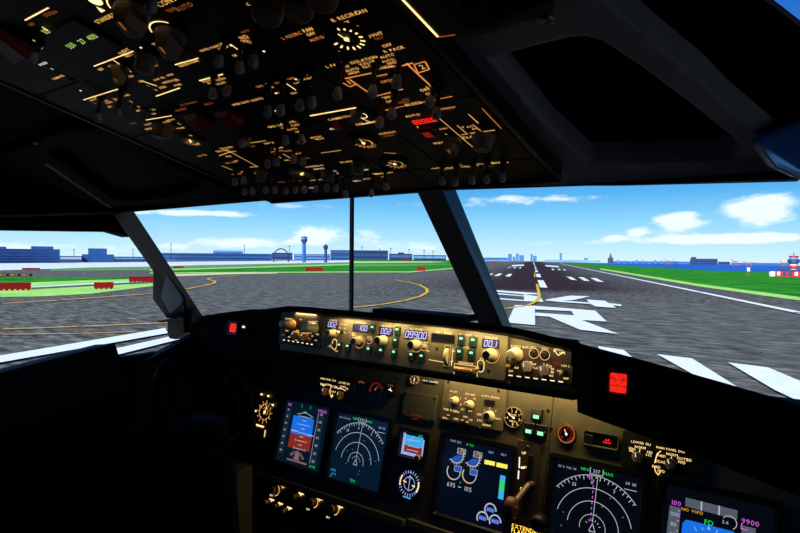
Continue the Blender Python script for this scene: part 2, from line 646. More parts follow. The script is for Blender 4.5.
def gpoly(name, pts, mat, z, parent=None):
    m = MB()
    m.add([gp(x, y, z) for x, y in pts], [tuple(range(len(pts)))])
    return fixn(m.build(name, mat, parent))


g = MB()
fe = [(-300, 261), (0, 261.3), (150, 260.5), (350, 259.8), (440, 260), (533, 261.2), (600, 263), (712, 264.3), (800, 266), (1100, 270)]
pts = [gp(x, y) for x, y in fe] + [Vector((250, -60, 0)), Vector((-250, -60, 0))]
g.add(pts, [tuple(range(len(pts)))])
ground = struct(fixn(g.build('ground', ASPH)), 'grey asphalt taxiway and apron outside the windows')
apron = struct(gpoly('apron_ground', [(-200, 264), (0, 263.4), (150, 262), (350, 260.2), (350, 262.2), (200, 265.2), (150, 266.6), (90, 267.6), (0, 270.3), (-200, 271.5)], APRON, .03), 'white concrete apron before the terminal buildings')
sea = struct(gpoly('sea', [(590, 262.9), (712, 264.3), (800, 266.1), (1000, 271), (1000, 277.5), (800, 273.2), (712, 270.7), (600, 264.4)], SEA, .03), 'blue strip of sea beyond the grass')
GP = [('grass_field_land', 'grey-green grass strip beside the white apron', [(50, 269), (150, 266.7), (350, 262.2), (350, 264.3), (200, 268.8), (150, 270.2), (50, 270.8)], GRASS2, .04),
      ('grass_island_land', 'bright green grass strip behind the long red barriers', [(-200, 278.4), (0, 277.7), (90, 277.4), (153, 276.6), (153, 278.6), (90, 280.2), (0, 283.4), (-200, 290)], GRASS, .04),
      ('grass_verge_land', 'pale lime verge around the red barriers', [(-200, 290), (0, 283.4), (90, 280.2), (160, 278), (160, 285), (90, 293.8), (45, 296.2), (0, 297), (-200, 300)], LIME, .04),
      ('grass_infield_land', 'bright green infield grass ahead of the terminal', [(150, 270.4), (200, 268.8), (351, 263.8), (352, 260.2), (440, 260.4), (475, 261.6), (470, 266.2), (455, 268.3), (410, 272), (353, 272), (200, 272.3), (150, 273.2)], GRASS, .04),
      ('grass_shore_land', 'bright green grass between the runway and the sea', [(572, 263.2), (600, 264.3), (712, 270.6), (800, 273.1), (900, 276), (900, 315), (800, 300), (700, 286), (600, 269), (572, 264.7)], GRASS, .04)]
for nm, lb, p, mt, z in GP:
    o = struct(gpoly(nm, p, mt, z), lb)
    if nm == 'grass_verge_land':
        gpoly('mint_strip', [(31, 286.6), (60, 284.6), (160, 279.6), (160, 281.4), (60, 286.4), (31, 288.4)], MINT, .07, o)
        gpoly('mint_strip', [(-200, 300), (0, 297), (0, 293.2), (-200, 296)], MINT, .07, o)
        gpoly('grey_strip', [(31, 287.6), (153, 281.2), (153, 282.6), (31, 288.9)], ASPH, .09, o)
    if nm == 'grass_infield_land':
        gpoly('lime_strip', [(150, 269.6), (350, 263.9), (350, 265), (150, 270.8)], LIME, .07, o)
        gpoly('lime_strip', [(150, 272.5), (353, 271.4), (410, 271.4), (455, 267.6), (472, 265.6), (472, 266.4), (455, 268.5), (410, 272.4), (353, 272.4), (150, 273.5)], LIME, .07, o)
        gpoly('lime_strip', [(352, 261.2), (430, 261.2), (450, 262), (430, 262.6), (352, 263.2)], LIME, .07, o)
        gpoly('grey_green_strip', [(352, 264), (440, 263.6), (455, 264.2), (400, 266), (352, 266.6)], GRASS2, .07, o)
    if nm == 'grass_shore_land':
        gpoly('lime_strip', [(600, 268.2), (700, 284), (800, 297), (800, 300.6), (700, 286.6), (600, 269.4)], LIME, .07, o)

# the runway: a strip with its own axis, rubber stains along its centreline
r_o = gp(541, 290, .02)
r_d = ray(533, 262)
r_d = Vector((r_d.x, r_d.y, 0)).normalized()
r_x = Vector((r_d.y, -r_d.x, 0))
rw = MB()
rw.add([(-25, -18, 0), (25, -18, 0), (25, 1200, 0), (-25, 1200, 0)], [(0, 1, 2, 3)])
RUN = ground_mat('runway_asphalt', (52, 52, 50), (130, 129, 120), .6, (3, 1, 1), c3=(88, 88, 83))
nt = RUN.node_tree
bs = nt.nodes['Principled BSDF']
src = bs.inputs['Base Color'].links[0].from_socket
tc = nt.nodes.new('ShaderNodeTexCoord')
sx = nt.nodes.new('ShaderNodeSeparateXYZ')
nt.links.new(tc.outputs['Object'], sx.inputs[0])


def nm_(op, a, b=None):
    n = nt.nodes.new('ShaderNodeMath')
    n.operation = op
    n.use_clamp = op == 'MULTIPLY' and False
    for i, x in enumerate((a, b)):
        if x is None:
            continue
        if isinstance(x, (int, float)):
            n.inputs[i].default_value = x
        else:
            nt.links.new(x, n.inputs[i])
    return n.outputs[0]


gx = nm_('EXPONENT', nm_('MULTIPLY', nm_('POWER', nm_('MULTIPLY', sx.outputs[0], 1 / 13.5), 2), -1))
mr = nt.nodes.new('ShaderNodeMapRange')
mr.interpolation_type = 'SMOOTHSTEP'
mr.inputs['From Min'].default_value = -12
mr.inputs['From Max'].default_value = 8
nt.links.new(sx.outputs[1], mr.inputs['Value'])
mp = nt.nodes.new('ShaderNodeMapping')
mp.inputs['Scale'].default_value = (1, .06, 1)
nt.links.new(tc.outputs['Object'], mp.inputs[0])
nz = nt.nodes.new('ShaderNodeTexNoise')
nz.inputs['Scale'].default_value = .8
nz.inputs['Detail'].default_value = 6
nt.links.new(mp.outputs[0], nz.inputs['Vector'])
rub = nm_('MINIMUM', nm_('MULTIPLY', nm_('MULTIPLY', gx, mr.outputs[0]), nm_('ADD', nm_('MULTIPLY', nz.outputs['Fac'], 1.9), .3)), .96)
mx = nt.nodes.new('ShaderNodeMix')
mx.data_type = 'RGBA'
nt.links.new(rub, mx.inputs[0])
nt.links.new(src, mx.inputs[6])
mx.inputs[7].default_value = (*lin((48, 29, 27)), 1)
nt.links.new(mx.outputs[2], bs.inputs['Base Color'])
runway = struct(rw.build('runway_road', RUN), 'runway with dark rubber stains along its dashed centreline')
runway.matrix_world = Matrix(((r_x.x, r_d.x, 0, r_o.x), (r_x.y, r_d.y, 0, r_o.y), (0, 0, 1, .02), (0, 0, 0, 1)))
RWI = runway.matrix_world.inverted()


def gmarks(name, polys, mat, z=.09, parent=None):
    m = MB()
    for p in polys:
        q = [gp(x, y, z) for x, y in p]
        if parent is runway:
            q = [RWI @ v for v in q]
        m.add(q, [tuple(range(len(q)))])
    return fixn(m.build(name, mat, parent))


def gline(name, pts, w, mat, z=.09, parent=None):
    q = [gp(x, y, z) for x, y in pts]
    if parent is runway:
        q = [RWI @ v for v in q]
    m = MB()
    m.line([(v.x, v.y) for v in q], w, z if parent is not runway else z - .02)
    for v in q[1:-1]:
        m.lathe(v.x, v.y, [(w / 2, (z if parent is not runway else z - .02))], 8)
    return fixn(m.build(name, mat, parent))


def cz(pts):                                                           # zoom crop -> frame pixels
    return [(500 + x / 6.667, 255 + y / 6.667) for x, y in pts]


gmarks('runway_letter', [cz(p) for p in [
    [(100, 333), (232, 338), (235, 467), (48, 450)],
    [(232, 339), (465, 356), (475, 374), (235, 362)],
    [(465, 356), (635, 371), (712, 443), (545, 433), (495, 402), (475, 374)],
    [(235, 384), (340, 391), (495, 402), (545, 433), (790, 526), (535, 498), (330, 411), (236, 404)]]], PAINT, .09, runway)
gmarks('runway_numeral', [cz(p) for p in [
    [(305, 297), (465, 271), (600, 275), (490, 300), (420, 303)],
    [(305, 296), (420, 303), (590, 316), (600, 326), (420, 314), (305, 304)],
    [(578, 296), (700, 305), (775, 352), (640, 343), (600, 325)], [(700, 318), (810, 330), (810, 341), (745, 336)]]], PAINT, .1, runway)
gmarks('runway_numeral', [cz(p) for p in [
    [(-60, 232), (0, 236), (262, 255), (275, 262), (160, 262), (0, 247), (-60, 243)], [(-60, 254), (0, 255), (160, 270), (160, 276), (0, 263), (-60, 262)],
    [(160, 262), (270, 278), (290, 312), (170, 308), (0, 296), (-60, 293), (-60, 284), (0, 287), (160, 300)]]], PAINT, .09, runway)
for p in ([(537.5, 280), (543.5, 280.4), (547.5, 287.6), (540, 287.3)], [(536, 273.8), (540, 273.9), (541.2, 277.2), (536.4, 277)], [(535.2, 270), (537.3, 270), (538, 272), (535.2, 272)],
          [(534.6, 267.5), (536.2, 267.5), (536.6, 269), (534.8, 269)], [(534.2, 265.4), (535.3, 265.4), (535.6, 266.5), (534.4, 266.5)], [(533.2, 262.5), (534, 262.5), (534.8, 264.6), (533.8, 264.6)]):
    gmarks('centreline_dash', [p], PAINT, .09, runway)
for p in ([(566.5, 276.6), (571.5, 277), (577, 280.2), (571, 279.6)], [(578, 277), (583.5, 277.4), (590, 281), (584, 280.6)], [(590.5, 277.8), (596, 278), (604, 282), (597, 281.4)],
          [(545, 265), (558, 266), (559.5, 267.4), (546, 266.4)], [(512, 265), (524, 264.4), (524, 265.8), (511.5, 266.4)], [(487.5, 275.4), (491, 273.3), (493.5, 273.6), (490, 275.8)],
          [(494, 275.8), (499, 273.4), (502.6, 273.6), (498.5, 276)], [(505, 276.2), (509, 273.8), (512.3, 274), (510, 276.6)], [(507.2, 268), (510, 266.8), (511, 267), (508.6, 268.2)], [(513, 268), (515.5, 267), (516.6, 267.2), (514.8, 268.4)],
          [(518.6, 268), (521, 267), (521.6, 267.2), (520.4, 268.5)], [(551.5, 268.6), (553.5, 268.8), (554.5, 270), (552, 269.8)], [(557.5, 268.8), (559.5, 269), (561, 270.2), (558.5, 270)], [(562.5, 269), (564.5, 269.2), (566.4, 270.4), (564, 270.2)]):
    gmarks('touchdown_bar', [p], PAINT, .09, runway)
for p in ([(598, 346), (624, 350), (632, 357), (600, 352)], [(657, 354), (692, 358.3), (737, 386.5), (700, 378)], [(728, 362.3), (768, 367.3), (803, 382), (803, 403), (775, 390)]):
    gmarks('threshold_bar', [p], PAINT, .09, runway)
gline('edge_line', [(560, 263.6), (600, 271.6), (700, 292), (800, 312.6), (860, 325)], .9, PAINT, .09, runway)
gline('yellow_lead_in_line', [(440, 317.5), (470, 313.6), (506, 308.3), (528, 305), (536, 301.5), (539.3, 297), (538.3, 290), (536.8, 284)], .36, YELLOW, .12, runway)
gline('yellow_lead_in_line', [(534.6, 277), (534.8, 272.4)], .3, YELLOW, .12, runway)
gline('yellow_taxi_line', [(352, 307.3), (380, 304.6), (404, 300.6), (420, 296.3), (427.5, 292), (426.5, 288.5), (419, 284.5), (408, 282), (395, 279.6)], .42, YELLOW, .09, ground)
gline('yellow_taxi_line', [(330, 275), (275, 274.6), (240, 275), (212, 277.5), (207, 279), (215.5, 281), (214, 283.2), (205, 285.5), (186, 289), (150, 293.5), (60, 300), (0, 303.5), (-60, 307)], .5, OCHRE, .09, ground)
gline('yellow_taxi_line', [(-60, 333), (0, 328.9), (80, 326.2), (170, 322.4)], .3, OCHRE, .09, ground)
gline('yellow_taxi_line', [(-60, 335), (0, 334), (80, 333.2), (135, 331.4)], .18, OCHRE, .09, ground)
gmarks('pale_joint_marking', [[(172, 274), (230, 272.9), (278, 272.5), (278, 273.3), (230, 274.3), (172, 276.4)]], DULLG, .09, ground)
gmarks('white_taxi_stripe', [[(-60, 368), (0, 355.5), (165, 328), (168, 333), (0, 362.3), (-60, 375)]], PAINT, .09, ground)
gmarks('white_taxi_stripe', [[(-60, 386), (0, 371), (25, 365.5), (122, 347), (196, 330.5), (194, 335.5), (122, 353.5), (45, 371), (0, 380), (-60, 396)]], PAINT, .09, ground)

# ------------------------------------------------------------------ airfield things
RED = M('red_barrier_plastic', (146, 2, 2), .6, scale=3, spec=.2)
BLUEB = M('blue_cladding', (46, 100, 168), .6, scale=.2)
BLUED = M('dark_blue_cladding', (34, 72, 128), .6, scale=.2)
NAVYB = M('navy_facade', (24, 40, 92), .6, scale=.2)
BLUEL = M('light_blue_facade', (110, 160, 215), .6, scale=.2)
BWIN = M('facade_window_strip', (22, 48, 110), .3, scale=.2)
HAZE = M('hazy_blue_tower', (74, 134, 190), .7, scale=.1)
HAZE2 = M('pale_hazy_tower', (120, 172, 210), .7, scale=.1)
SIGNY = M('yellow_sign_face', (226, 170, 40), .5)
SIGNK = M('black_sign_face', (26, 22, 18), .5)
WHITEP = M('white_paint', (226, 230, 236), .5, scale=3)
REDB = M('red_roof_paint', (200, 40, 60), .5, scale=3)
ORNG = M('orange_crane_paint', (205, 92, 50), .5, scale=3)
MAST = M('dark_mast_paint', (50, 66, 104), .5, scale=3)


def gd(x, y, dmax):
    if y <= yh(x) + .6:
        return dmax
    p = gp(x, y) - CAM
    return min(dmax, math.hypot(p.x, p.y))


def barrier(xl, xr, yb, yt, label, dmax=1200):
    D = gd((xl + xr) / 2, yb, dmax)
    a, b = far(xl, yb, D), far(xr, yb, D)
    z1 = far((xl + xr) / 2, yt, D).z
    z0 = min(far((xl + xr) / 2, yb, D).z, .6) if D < dmax else 0
    z0 = 0.0
    w = (b - a)
    w.z = 0
    L = w.length
    t = thing('traffic_barrier', label, 'barrier', Vector((a.x, a.y, z0)), 'red barriers along the taxiway')
    t.rotation_euler[2] = math.atan2(w.y, w.x)
    H = max(z1 - z0, .5)
    n = max(2, round(L / max(.55, L / 14)))
    foot = H * .2
    m = MB()
    prof = [(-.3, foot), (.3, foot), (.22, foot + H * .3), (.13, H * .8), (.13, H), (-.13, H), (-.13, H * .8), (-.22, foot + H * .3)]
    m.prism([(0, p[0], p[1]) for p in prof], [(L, p[0], p[1]) for p in prof])
    fixn(m.build('body', RED, t))
    for k in range(n):
        x = L * (k + .5) / n
        MB().box(x - L / n * .28, -.3, 0, x + L / n * .28, .3, foot).build('foot', RED, t)
    return t


barrier(-30, 31, 291, 283, 'red plastic barrier, the long low one at the left edge of the side window')
barrier(94, 113.5, 289.3, 282.2, 'red plastic barrier standing alone on the pale verge left of the window pillar')
barrier(129, 156, 282.6, 276.6, 'red plastic barrier partly hidden behind the left window pillar')
barrier(22, 40, 269.8, 267.9, 'small distant red barrier on the white apron below the blue building')
barrier(173, 183.5, 268.2, 266.2, 'small distant red barrier just right of the left window pillar')
barrier(305.5, 323.2, 271.6, 267.2, 'red plastic barrier on the grass below the control tower')
barrier(416.6, 425.4, 271.3, 266.8, 'red plastic barrier on the grass just left of the centre window post')
barrier(402, 408.5, 260.6, 258.7, 'tiny far red barrier at the grass edge, in front of the low navy buildings')
barrier(491, 496, 263, 261.5, 'tiny far red barrier left of the runway, right of the centre window post')

for k in range(6):
    x0, x1 = -2 + k * 5.8, 3.4 + k * 5.8
    D = gd(15, 277.6, 900)
    a, b = far(x0, 278, D), far(x1, 278, D)
    w = b - a
    z1 = far(x0, 273.6, D).z
    t = thing('taxiway_sign', ['yellow and black taxiway sign at the left edge of the side window', 'black taxiway sign, second in the row from the left window edge', 'yellow taxiway sign, third in the row from the left window edge',
                               'black taxiway sign, fourth in the row from the left window edge', 'yellow taxiway sign, fifth in the row from the left window edge', 'yellow-edged taxiway sign at the right end of the row'][k], 'sign', Vector((a.x, a.y, 0)), 'taxiway signs on the verge')
    t.rotation_euler[2] = math.atan2(w.y, w.x)
    L = math.hypot(w.x, w.y)
    MB().box(0, -.12, .3, L, .12, z1).build('sign_box', SIGNK, t)
    MB().box(L * .08, -.15, .4, L * (.92 if k % 2 == 0 else .35), -.12, z1 - .1).build('sign_face', SIGNY, t)
    for q in (.2, .8):
        MB().tube((L * q, 0, 0), (L * q, 0, .32), .05, n=6).build('leg', MAST, t)


def building(name, label, x0, x1, yt, yb, mat, depth=25, bands=0, bmat=None, roof=None, dmax=1500, cat='building', group=None, extra=()):
    D = gd((x0 + x1) / 2, yb, dmax)
    a, b = far(x0, yb, D), far(x1, yb, D)
    w = b - a
    L = math.hypot(w.x, w.y)
    t = thing(name, label, cat, Vector((a.x, a.y, 0)), group)
    t.rotation_euler[2] = math.atan2(w.y, w.x)
    k = D / F
    H = far((x0 + x1) / 2, yt, D).z
    MB().box(0, 0, 0, L, depth, H).build('walls', mat, t)
    MB().box(-L * .004, -.1, H, L * 1.004, depth + .1, H + max(.2, .25 * k)).build('roof', roof or mat, t)
    for i in range(bands):
        z = H * (i + .45) / bands
        MB().box(L * .02, -.3, z, L * .98, .1, z + H / bands * .4).build('window_strip', bmat or BWIN, t)
    for e in extra:                                                    # (x0, x1, yt) raised blocks
        p, q = far(e[0], yb, D), far(e[1], yb, D)
        la = (Vector((p.x - a.x, p.y - a.y, 0))).length
        lb = (Vector((q.x - a.x, q.y - a.y, 0))).length
        MB().box(la, depth * .15, H - .1, lb, depth * .8, far(e[0], e[2], D).z).build('raised_block', mat, t)
    return t


building('airport_building', 'long blue hangar-like building filling the left end of the side window', -40, 60, 249, 262.8, BLUEB, 40, 5, BLUED, extra=((-40, 6, 245.8), (32, 54, 246)))
building('airport_building', 'low blue annex between the two blue buildings in the side window', 60, 82, 256.3, 261.8, BLUEB, 20, 1, WHITEP)
building('airport_building', 'stepped blue building left of the window pillar', 82, 114, 254.6, 261.8, BLUEB, 30, 0, extra=((88, 107, 248.2),))
building('airport_building', 'low dark blue shed just left of the window pillar', 114, 160, 257, 261.3, BLUED, 20, 1, BLUEL)
building('terminal_building', 'long low blue terminal right of the left window pillar', 160, 272, 253.6, 260.6, BLUEB, 30, 2, BLUED)
building('terminal_building', 'raised pale blue terminal block on the skyline left of the round arch', 213, 243, 250.6, 259.7, BLUEL, 30, 1, BLUEB)
building('terminal_building', 'dark blue terminal hall under the round arch', 272, 292.5, 253, 259.8, NAVYB, 10, 1, BLUED)
building('terminal_building', 'pale blue terminal front left of the control tower', 294, 330, 254.3, 260, BLUEB, 10, 2, BLUEL)
building('terminal_building', 'long blue pier behind the control tower', 330.5, 351.5, 250.3, 259.6, BLUED, 40, 2, BLUEB)
building('terminal_building', 'dark blue hall just right of the screen seam', 352, 388, 250.6, 258.6 + .9, BLUED, 40, 2, NAVYB)
building('terminal_building', 'low navy building in the middle between the screen seam and the centre post', 389, 412.4, 254, 259.8, NAVYB, 30, 1, BLUEB, extra=((398, 404, 252.4),))
building('terminal_building', 'low navy building close to the left side of the centre post', 413.4, 446, 255.4, 260.3, NAVYB, 30, 1, BLUEL)
building('airport_building', 'low far grey-blue sheds left of the runway end', 478, 508, 257.6, 261, BLUEL, 30, 1, BLUEB)
# city skyline behind the runway
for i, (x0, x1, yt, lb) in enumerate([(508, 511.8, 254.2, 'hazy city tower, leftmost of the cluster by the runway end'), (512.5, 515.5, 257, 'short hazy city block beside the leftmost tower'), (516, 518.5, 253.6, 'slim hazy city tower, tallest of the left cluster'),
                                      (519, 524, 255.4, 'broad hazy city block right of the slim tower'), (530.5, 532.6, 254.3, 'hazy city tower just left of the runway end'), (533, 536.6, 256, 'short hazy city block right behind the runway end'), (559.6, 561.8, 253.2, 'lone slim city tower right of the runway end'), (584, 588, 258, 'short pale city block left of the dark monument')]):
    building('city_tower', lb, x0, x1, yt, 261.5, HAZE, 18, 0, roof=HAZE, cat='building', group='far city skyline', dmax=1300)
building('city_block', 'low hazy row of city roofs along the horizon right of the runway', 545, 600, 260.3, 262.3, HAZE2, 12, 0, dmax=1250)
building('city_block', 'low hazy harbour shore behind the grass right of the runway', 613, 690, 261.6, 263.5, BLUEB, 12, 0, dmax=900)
building('harbour_building', 'dark navy block on the shore below the clouds', 690, 717.5, 259, 264.5, NAVYB, 25, 2, BLUED, extra=((691, 696, 257),))
building('harbour_building', 'low purple-blue shed right of the dark navy shore block', 718, 730, 262, 264.8, BLUED, 20, 1, NAVYB)
building('city_block', 'low hazy harbour shore at the right edge', 731, 790, 263.3, 265.5, BLUEB, 12, 0, dmax=700)


def mast(x, yt, yb, label, dmax=1200, w=1.0, group='light masts on the apron'):
    D = gd(x, yb, dmax)
    p = far(x, yb, D)
    t = thing('light_mast', label, 'mast', Vector((p.x, p.y, 0)), group)
    H = far(x, yt, D).z
    r = w * D / F * .35
    MB().tube((0, 0, 0), (0, 0, H), r, r * .6, 8).build('pole', MAST, t)
    MB().box(-r * 2, -r, H - r * 1.5, r * 2, r, H + r * .5).build('lamp_head', MAST, t)


for x, yt, yb, lb in [(74, 249.5, 261.5, 'thin light mast between the two blue buildings'), (133, 249.5, 261, 'thin light mast just left of the window pillar'), (171, 243.8, 261, 'tall light mast just right of the left window pillar'),
                      (244.3, 245.6, 260.4, 'tall light mast left of the round arch'), (289.4, 246, 260, 'light mast between the arch and the control tower'), (362, 247, 259.7, 'thin light mast first to the right of the screen seam'),
                      (379.5, 249, 259.7, 'thin light mast second to the right of the screen seam'), (390.6, 248.3, 259.7, 'thin light mast at the dark hall corner right of the seam'), (409, 249.5, 259.8, 'thin light mast above the low navy building'),
                      (424, 250, 260, 'thin light mast nearest the left side of the centre post'), (433, 251, 260, 'thin light mast touching the centre post on its left')]:
    mast(x, yt, yb, lb)
# control tower
D = 600
p = far(304, 260, D)
k = D / F
t = thing('control_tower', 'tall blue airport control tower with flared cab', 'tower', Vector((p.x, p.y, 0)))
zt = lambda y: far(304, y, D).z
MB().lathe(0, 0, [(1.9 * k, 0), (1.7 * k, zt(243))], 14).build('shaft', BLUEB, t)
MB().lathe(0, 0, [(1.7 * k, zt(243.4)), (3.1 * k, zt(241)), (3.3 * k, zt(239.4))], 14).build('cab_base', BLUED, t)
MB().lathe(0, 0, [(2.9 * k, zt(239.4)), (3.2 * k, zt(237.6))], 14).build('cab_windows', BLUEL, t)
MB().lathe(0, 0, [(3.3 * k, zt(237.6)), (3.1 * k, zt(236.9)), (1 * k, zt(236.4))], 14).build('roof', BLUED, t)
MB().tube((0, 0, zt(236.6)), (0, 0, zt(234.6)), .2 * k, n=6).build('antenna', MAST, t)
p = far(325.6, 259.8, D)
t = thing('radar_tower', 'short dark blue tower with a domed top right of the control tower', 'tower', Vector((p.x, p.y, 0)))
MB().lathe(0, 0, [(1.6 * k, 0), (1.4 * k, zt(249))], 12).build('shaft', BLUED, t)
MB().lathe(0, 0, [(1.5 * k, zt(249.4)), (2.4 * k, zt(247.6)), (2.4 * k, zt(246.4)), (1.7 * k, zt(245)), (.7 * k, zt(244.2))], 14).build('dome', NAVYB, t)
p = far(281, 259.8, D)
t = thing('terminal_arch', 'round blue arch standing over the terminal roof', 'arch', Vector((p.x, p.y, 0)))
t.rotation_euler[2] = math.atan2(p.y - CAM.y, p.x - CAM.x) - PI / 2
m = MB()
pts = [(7 * k * math.cos(math.radians(a)), 0, zt(257) + (zt(249) - zt(257)) * math.sin(math.radians(a))) for a in range(0, 181, 15)]
for a, b in zip(pts, pts[1:]):
    m.tube(a, b, .55 * k, n=8)
m.build('rib', NAVYB, t)
for sgn in (-1, 1):
    MB().tube((sgn * 7 * k, 0, 0), (sgn * 7 * k, 0, zt(256.6)), .6 * k, n=8).build('leg', NAVYB, t)


def crane(x0, x1, yt, yb, label, mat, D):
    p = far((x0 + x1) / 2, yb, D)
    t = thing('harbour_crane', label, 'crane', Vector((p.x, p.y, 0)), 'harbour cranes across the water')
    t.rotation_euler[2] = math.atan2(p.y - CAM.y, p.x - CAM.x) - PI / 2
    k = D / F
    w = (x1 - x0) * k / 2
    H = far(x0, yt, D).z
    h1 = H * .55
    for s in (-.35, .35):
        MB().tube((s * w, 0, 0), (s * w * .7, 0, h1), .35 * k, n=6).build('leg', mat, t)
    MB().box(-w * .6, -.4 * k, h1, w * .5, .4 * k, h1 + .8 * k).build('machine_house', mat, t)
    MB().tube((-w * .2, 0, h1), (-w, 0, H), .28 * k, n=6).build('boom', mat, t)
    MB().tube((w * .3, 0, h1 + .4 * k), (w, 0, h1 + .9 * k), .25 * k, n=6).build('jib', mat, t)


crane(665, 671, 259, 264, 'small orange harbour crane left of the navy shore block', ORNG, 620)
crane(673, 678, 260, 264, 'tiny harbour crane nearest the left side of the navy shore block', MAST, 620)
crane(731.5, 738, 258.3, 265, 'orange harbour crane right of the navy shore block', ORNG, 560)
crane(744, 754, 261, 265.5, 'long-armed orange harbour crane further right along the shore', ORNG, 560)
crane(781, 787, 261, 266, 'orange harbour crane beside the red-topped tower', ORNG, 560)
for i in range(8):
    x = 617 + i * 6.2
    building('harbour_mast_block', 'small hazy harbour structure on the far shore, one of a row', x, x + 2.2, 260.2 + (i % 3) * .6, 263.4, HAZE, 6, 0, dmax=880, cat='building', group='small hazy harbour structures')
D = 960
p = far(610.5, 262, D)
k = D / F
t = thing('harbour_monument', 'dark pointed tower on the shore right of the runway', 'tower', Vector((p.x, p.y, 0)))
zt = lambda y: far(610.5, y, D).z
MB().box(-2 * k, -2 * k, 0, 2 * k, 2 * k, zt(258)).build('base', MAST, t)
MB().lathe(0, 0, [(1.6 * k, zt(258.2)), (.7 * k, zt(255.4)), (.15 * k, zt(253))], 8).build('spire', MAST, t)
# wind marker
D = gd(748.5, 275.5, 900)
p = far(748.5, 275.5, D)
k = D / F
t = thing('marker_post', 'white marker box on red legs standing on the shore grass', 'marker', Vector((p.x, p.y, 0)))
zt = lambda y: far(748.5, y, D).z
for s in (-.7, .7):
    MB().tube((s * k, 0, 0), (s * k, 0, zt(271.2)), .3 * k, n=6).build('leg', REDB, t)
MB().box(-1.1 * k, -.6 * k, zt(271.4), 1.1 * k, .6 * k, zt(267.4)).build('marker_box', WHITEP, t)
# red and white site at the right edge
D = gd(785, 277, 900)
k = D / F
a, b = far(776, 277, D), far(830, 277, D)
w = b - a
t = thing('tank_building', 'red and blue low building with a white end at the right edge', 'building', Vector((a.x, a.y, 0)))
t.rotation_euler[2] = math.atan2(w.y, w.x)
L = math.hypot(w.x, w.y)
zt = lambda y: far(790, y, D).z
MB().box(0, 0, 0, L, 8, zt(270.6)).build('walls', REDB, t)
MB().box(-.2, -.2, zt(270.8), L + .2, 8.2, zt(270)).build('roof', BLUED, t)
for i in range(9):
    MB().box(L * (i + .2) / 9, -.2, zt(275.6), L * (i + .75) / 9, .1, zt(271.8)).build('window', BLUED if i % 3 else WHITEP, t)
MB().lathe(-2.6 * k, 3, [(2.6 * k, 0), (2.6 * k, zt(272.4)), (1.8 * k, zt(271.8))], 16).build('white_tank', WHITEP, t)
p = far(793.5, 271, D * 1.12)
k = D * 1.12 / F
t = thing('lookout_tower', 'red, white and blue lookout tower at the right edge', 'tower', Vector((p.x, p.y, 0)))
zt = lambda y: far(793.5, y, D * 1.12).z
for i, (y0, y1, r, mt) in enumerate([(277, 268, 2.6, WHITEP), (268.2, 265.6, 3.6, REDB), (265.8, 262.8, 3, WHITEP), (263, 259.4, 4.2, BLUED), (259.6, 256.8, 3, BLUEL), (257, 256, 3.4, REDB)]):
    MB().lathe(0, 0, [(r * k, max(0, zt(y0))), (r * k, zt(y1)), (r * .4 * k, zt(y1) + .1)], 10).build(['shaft', 'red_band', 'middle_stage', 'gallery', 'cab_windows', 'roof'][i], mt, t)
MB().tube((0, 0, zt(256.4)), (0, 0, zt(252.5)), .25 * k, n=6).build('antenna', MAST, t)

# ================================================================== COCKPIT SHELL
FL = 2.95
struct(MB().box(-1.0, -1.0, FL - .03, 1.25, 1.3, FL).build('floor', MATTE), 'dark cockpit floor')
struct(MB().box(-1.0, -1.03, FL - .03, 1.25, -1.0, 4.9).build('wall_rear', MATTE))
wr = MB().box(1.22, -1.0, FL, 1.25, 1.3, 3.93)
wr.box(1.22, -1.0, 4.30, 1.25, 1.3, 4.95)
wr.box(1.22, -1.0, 3.93, 1.25, .05, 4.30)
wr.box(1.22, .82, 3.93, 1.25, .9, 4.30)
struct(wr.build('wall_right', MATTE))
HY = .75
hr = at(805, 190.0, HY)
hA, hB, hC = at(130, 212, HY), at(330, 195, HY), at(460, 190, HY)
# ceiling slab: follows the overhead slope, open towards the eyebrow window at the far right
cs = math.tan(OA)


def cz_(Y, off=.045):
    return OVH.o.z + (.70 - Y) * cs + off


CPL = Plane(Vector((0, .70, cz_(.70))), OVH.v)
e1, e2 = CPL.px(754, -8), CPL.px(809, 34)


def cp(u, v, h=0):
    return CPL.pt(u, v, h)


dv = Vector((e2[0] - e1[0], e2[1] - e1[1])).normalized()
nA = (e1[0] - dv.x * .02, e1[1] - dv.y * .02)
nB = (e2[0] + dv.x * .12, e2[1] + dv.y * .12)
outl = [(-.92, -.07), (1.24, -.07), (1.24, min(nB[1], nA[1]) if False else nB[1]), nB, nA, (1.24, nA[1] + .02), (1.24, 1.85), (-.92, 1.85)]
m = MB().prism([cp(u, v, 0) for u, v in outl], [cp(u, v, -.006) for u, v in outl])
struct(fixn(m.build('ceiling', RECESS)), 'black cockpit ceiling lining')
# header beam along the top of the front windows
m = MB()
hp = [at(60, 218.3, HY), hA, hB, hC, hr + Vector((.66, 0, -.012))]
top = [Vector((p.x, p.y, cz_(HY) + .003)) for p in hp]
k = len(hp)
vs = [p for p in hp] + top + [p + Vector((0, .03, .004)) for p in hp] + [p + Vector((0, .03, 0)) for p in top]
fs = []
for i in range(k - 1):
    fs += [(i, i + 1, k + i + 1, k + i), (2 * k + i + 1, 2 * k + i, 3 * k + i, 3 * k + i + 1), (i + 1, i, 2 * k + i, 2 * k + i + 1), (k + i, k + i + 1, 3 * k + i + 1, 3 * k + i)]
m.add(vs, fs)
struct(fixn(m.build('trim_1', NAVY)), 'dark header beam above the front windows')
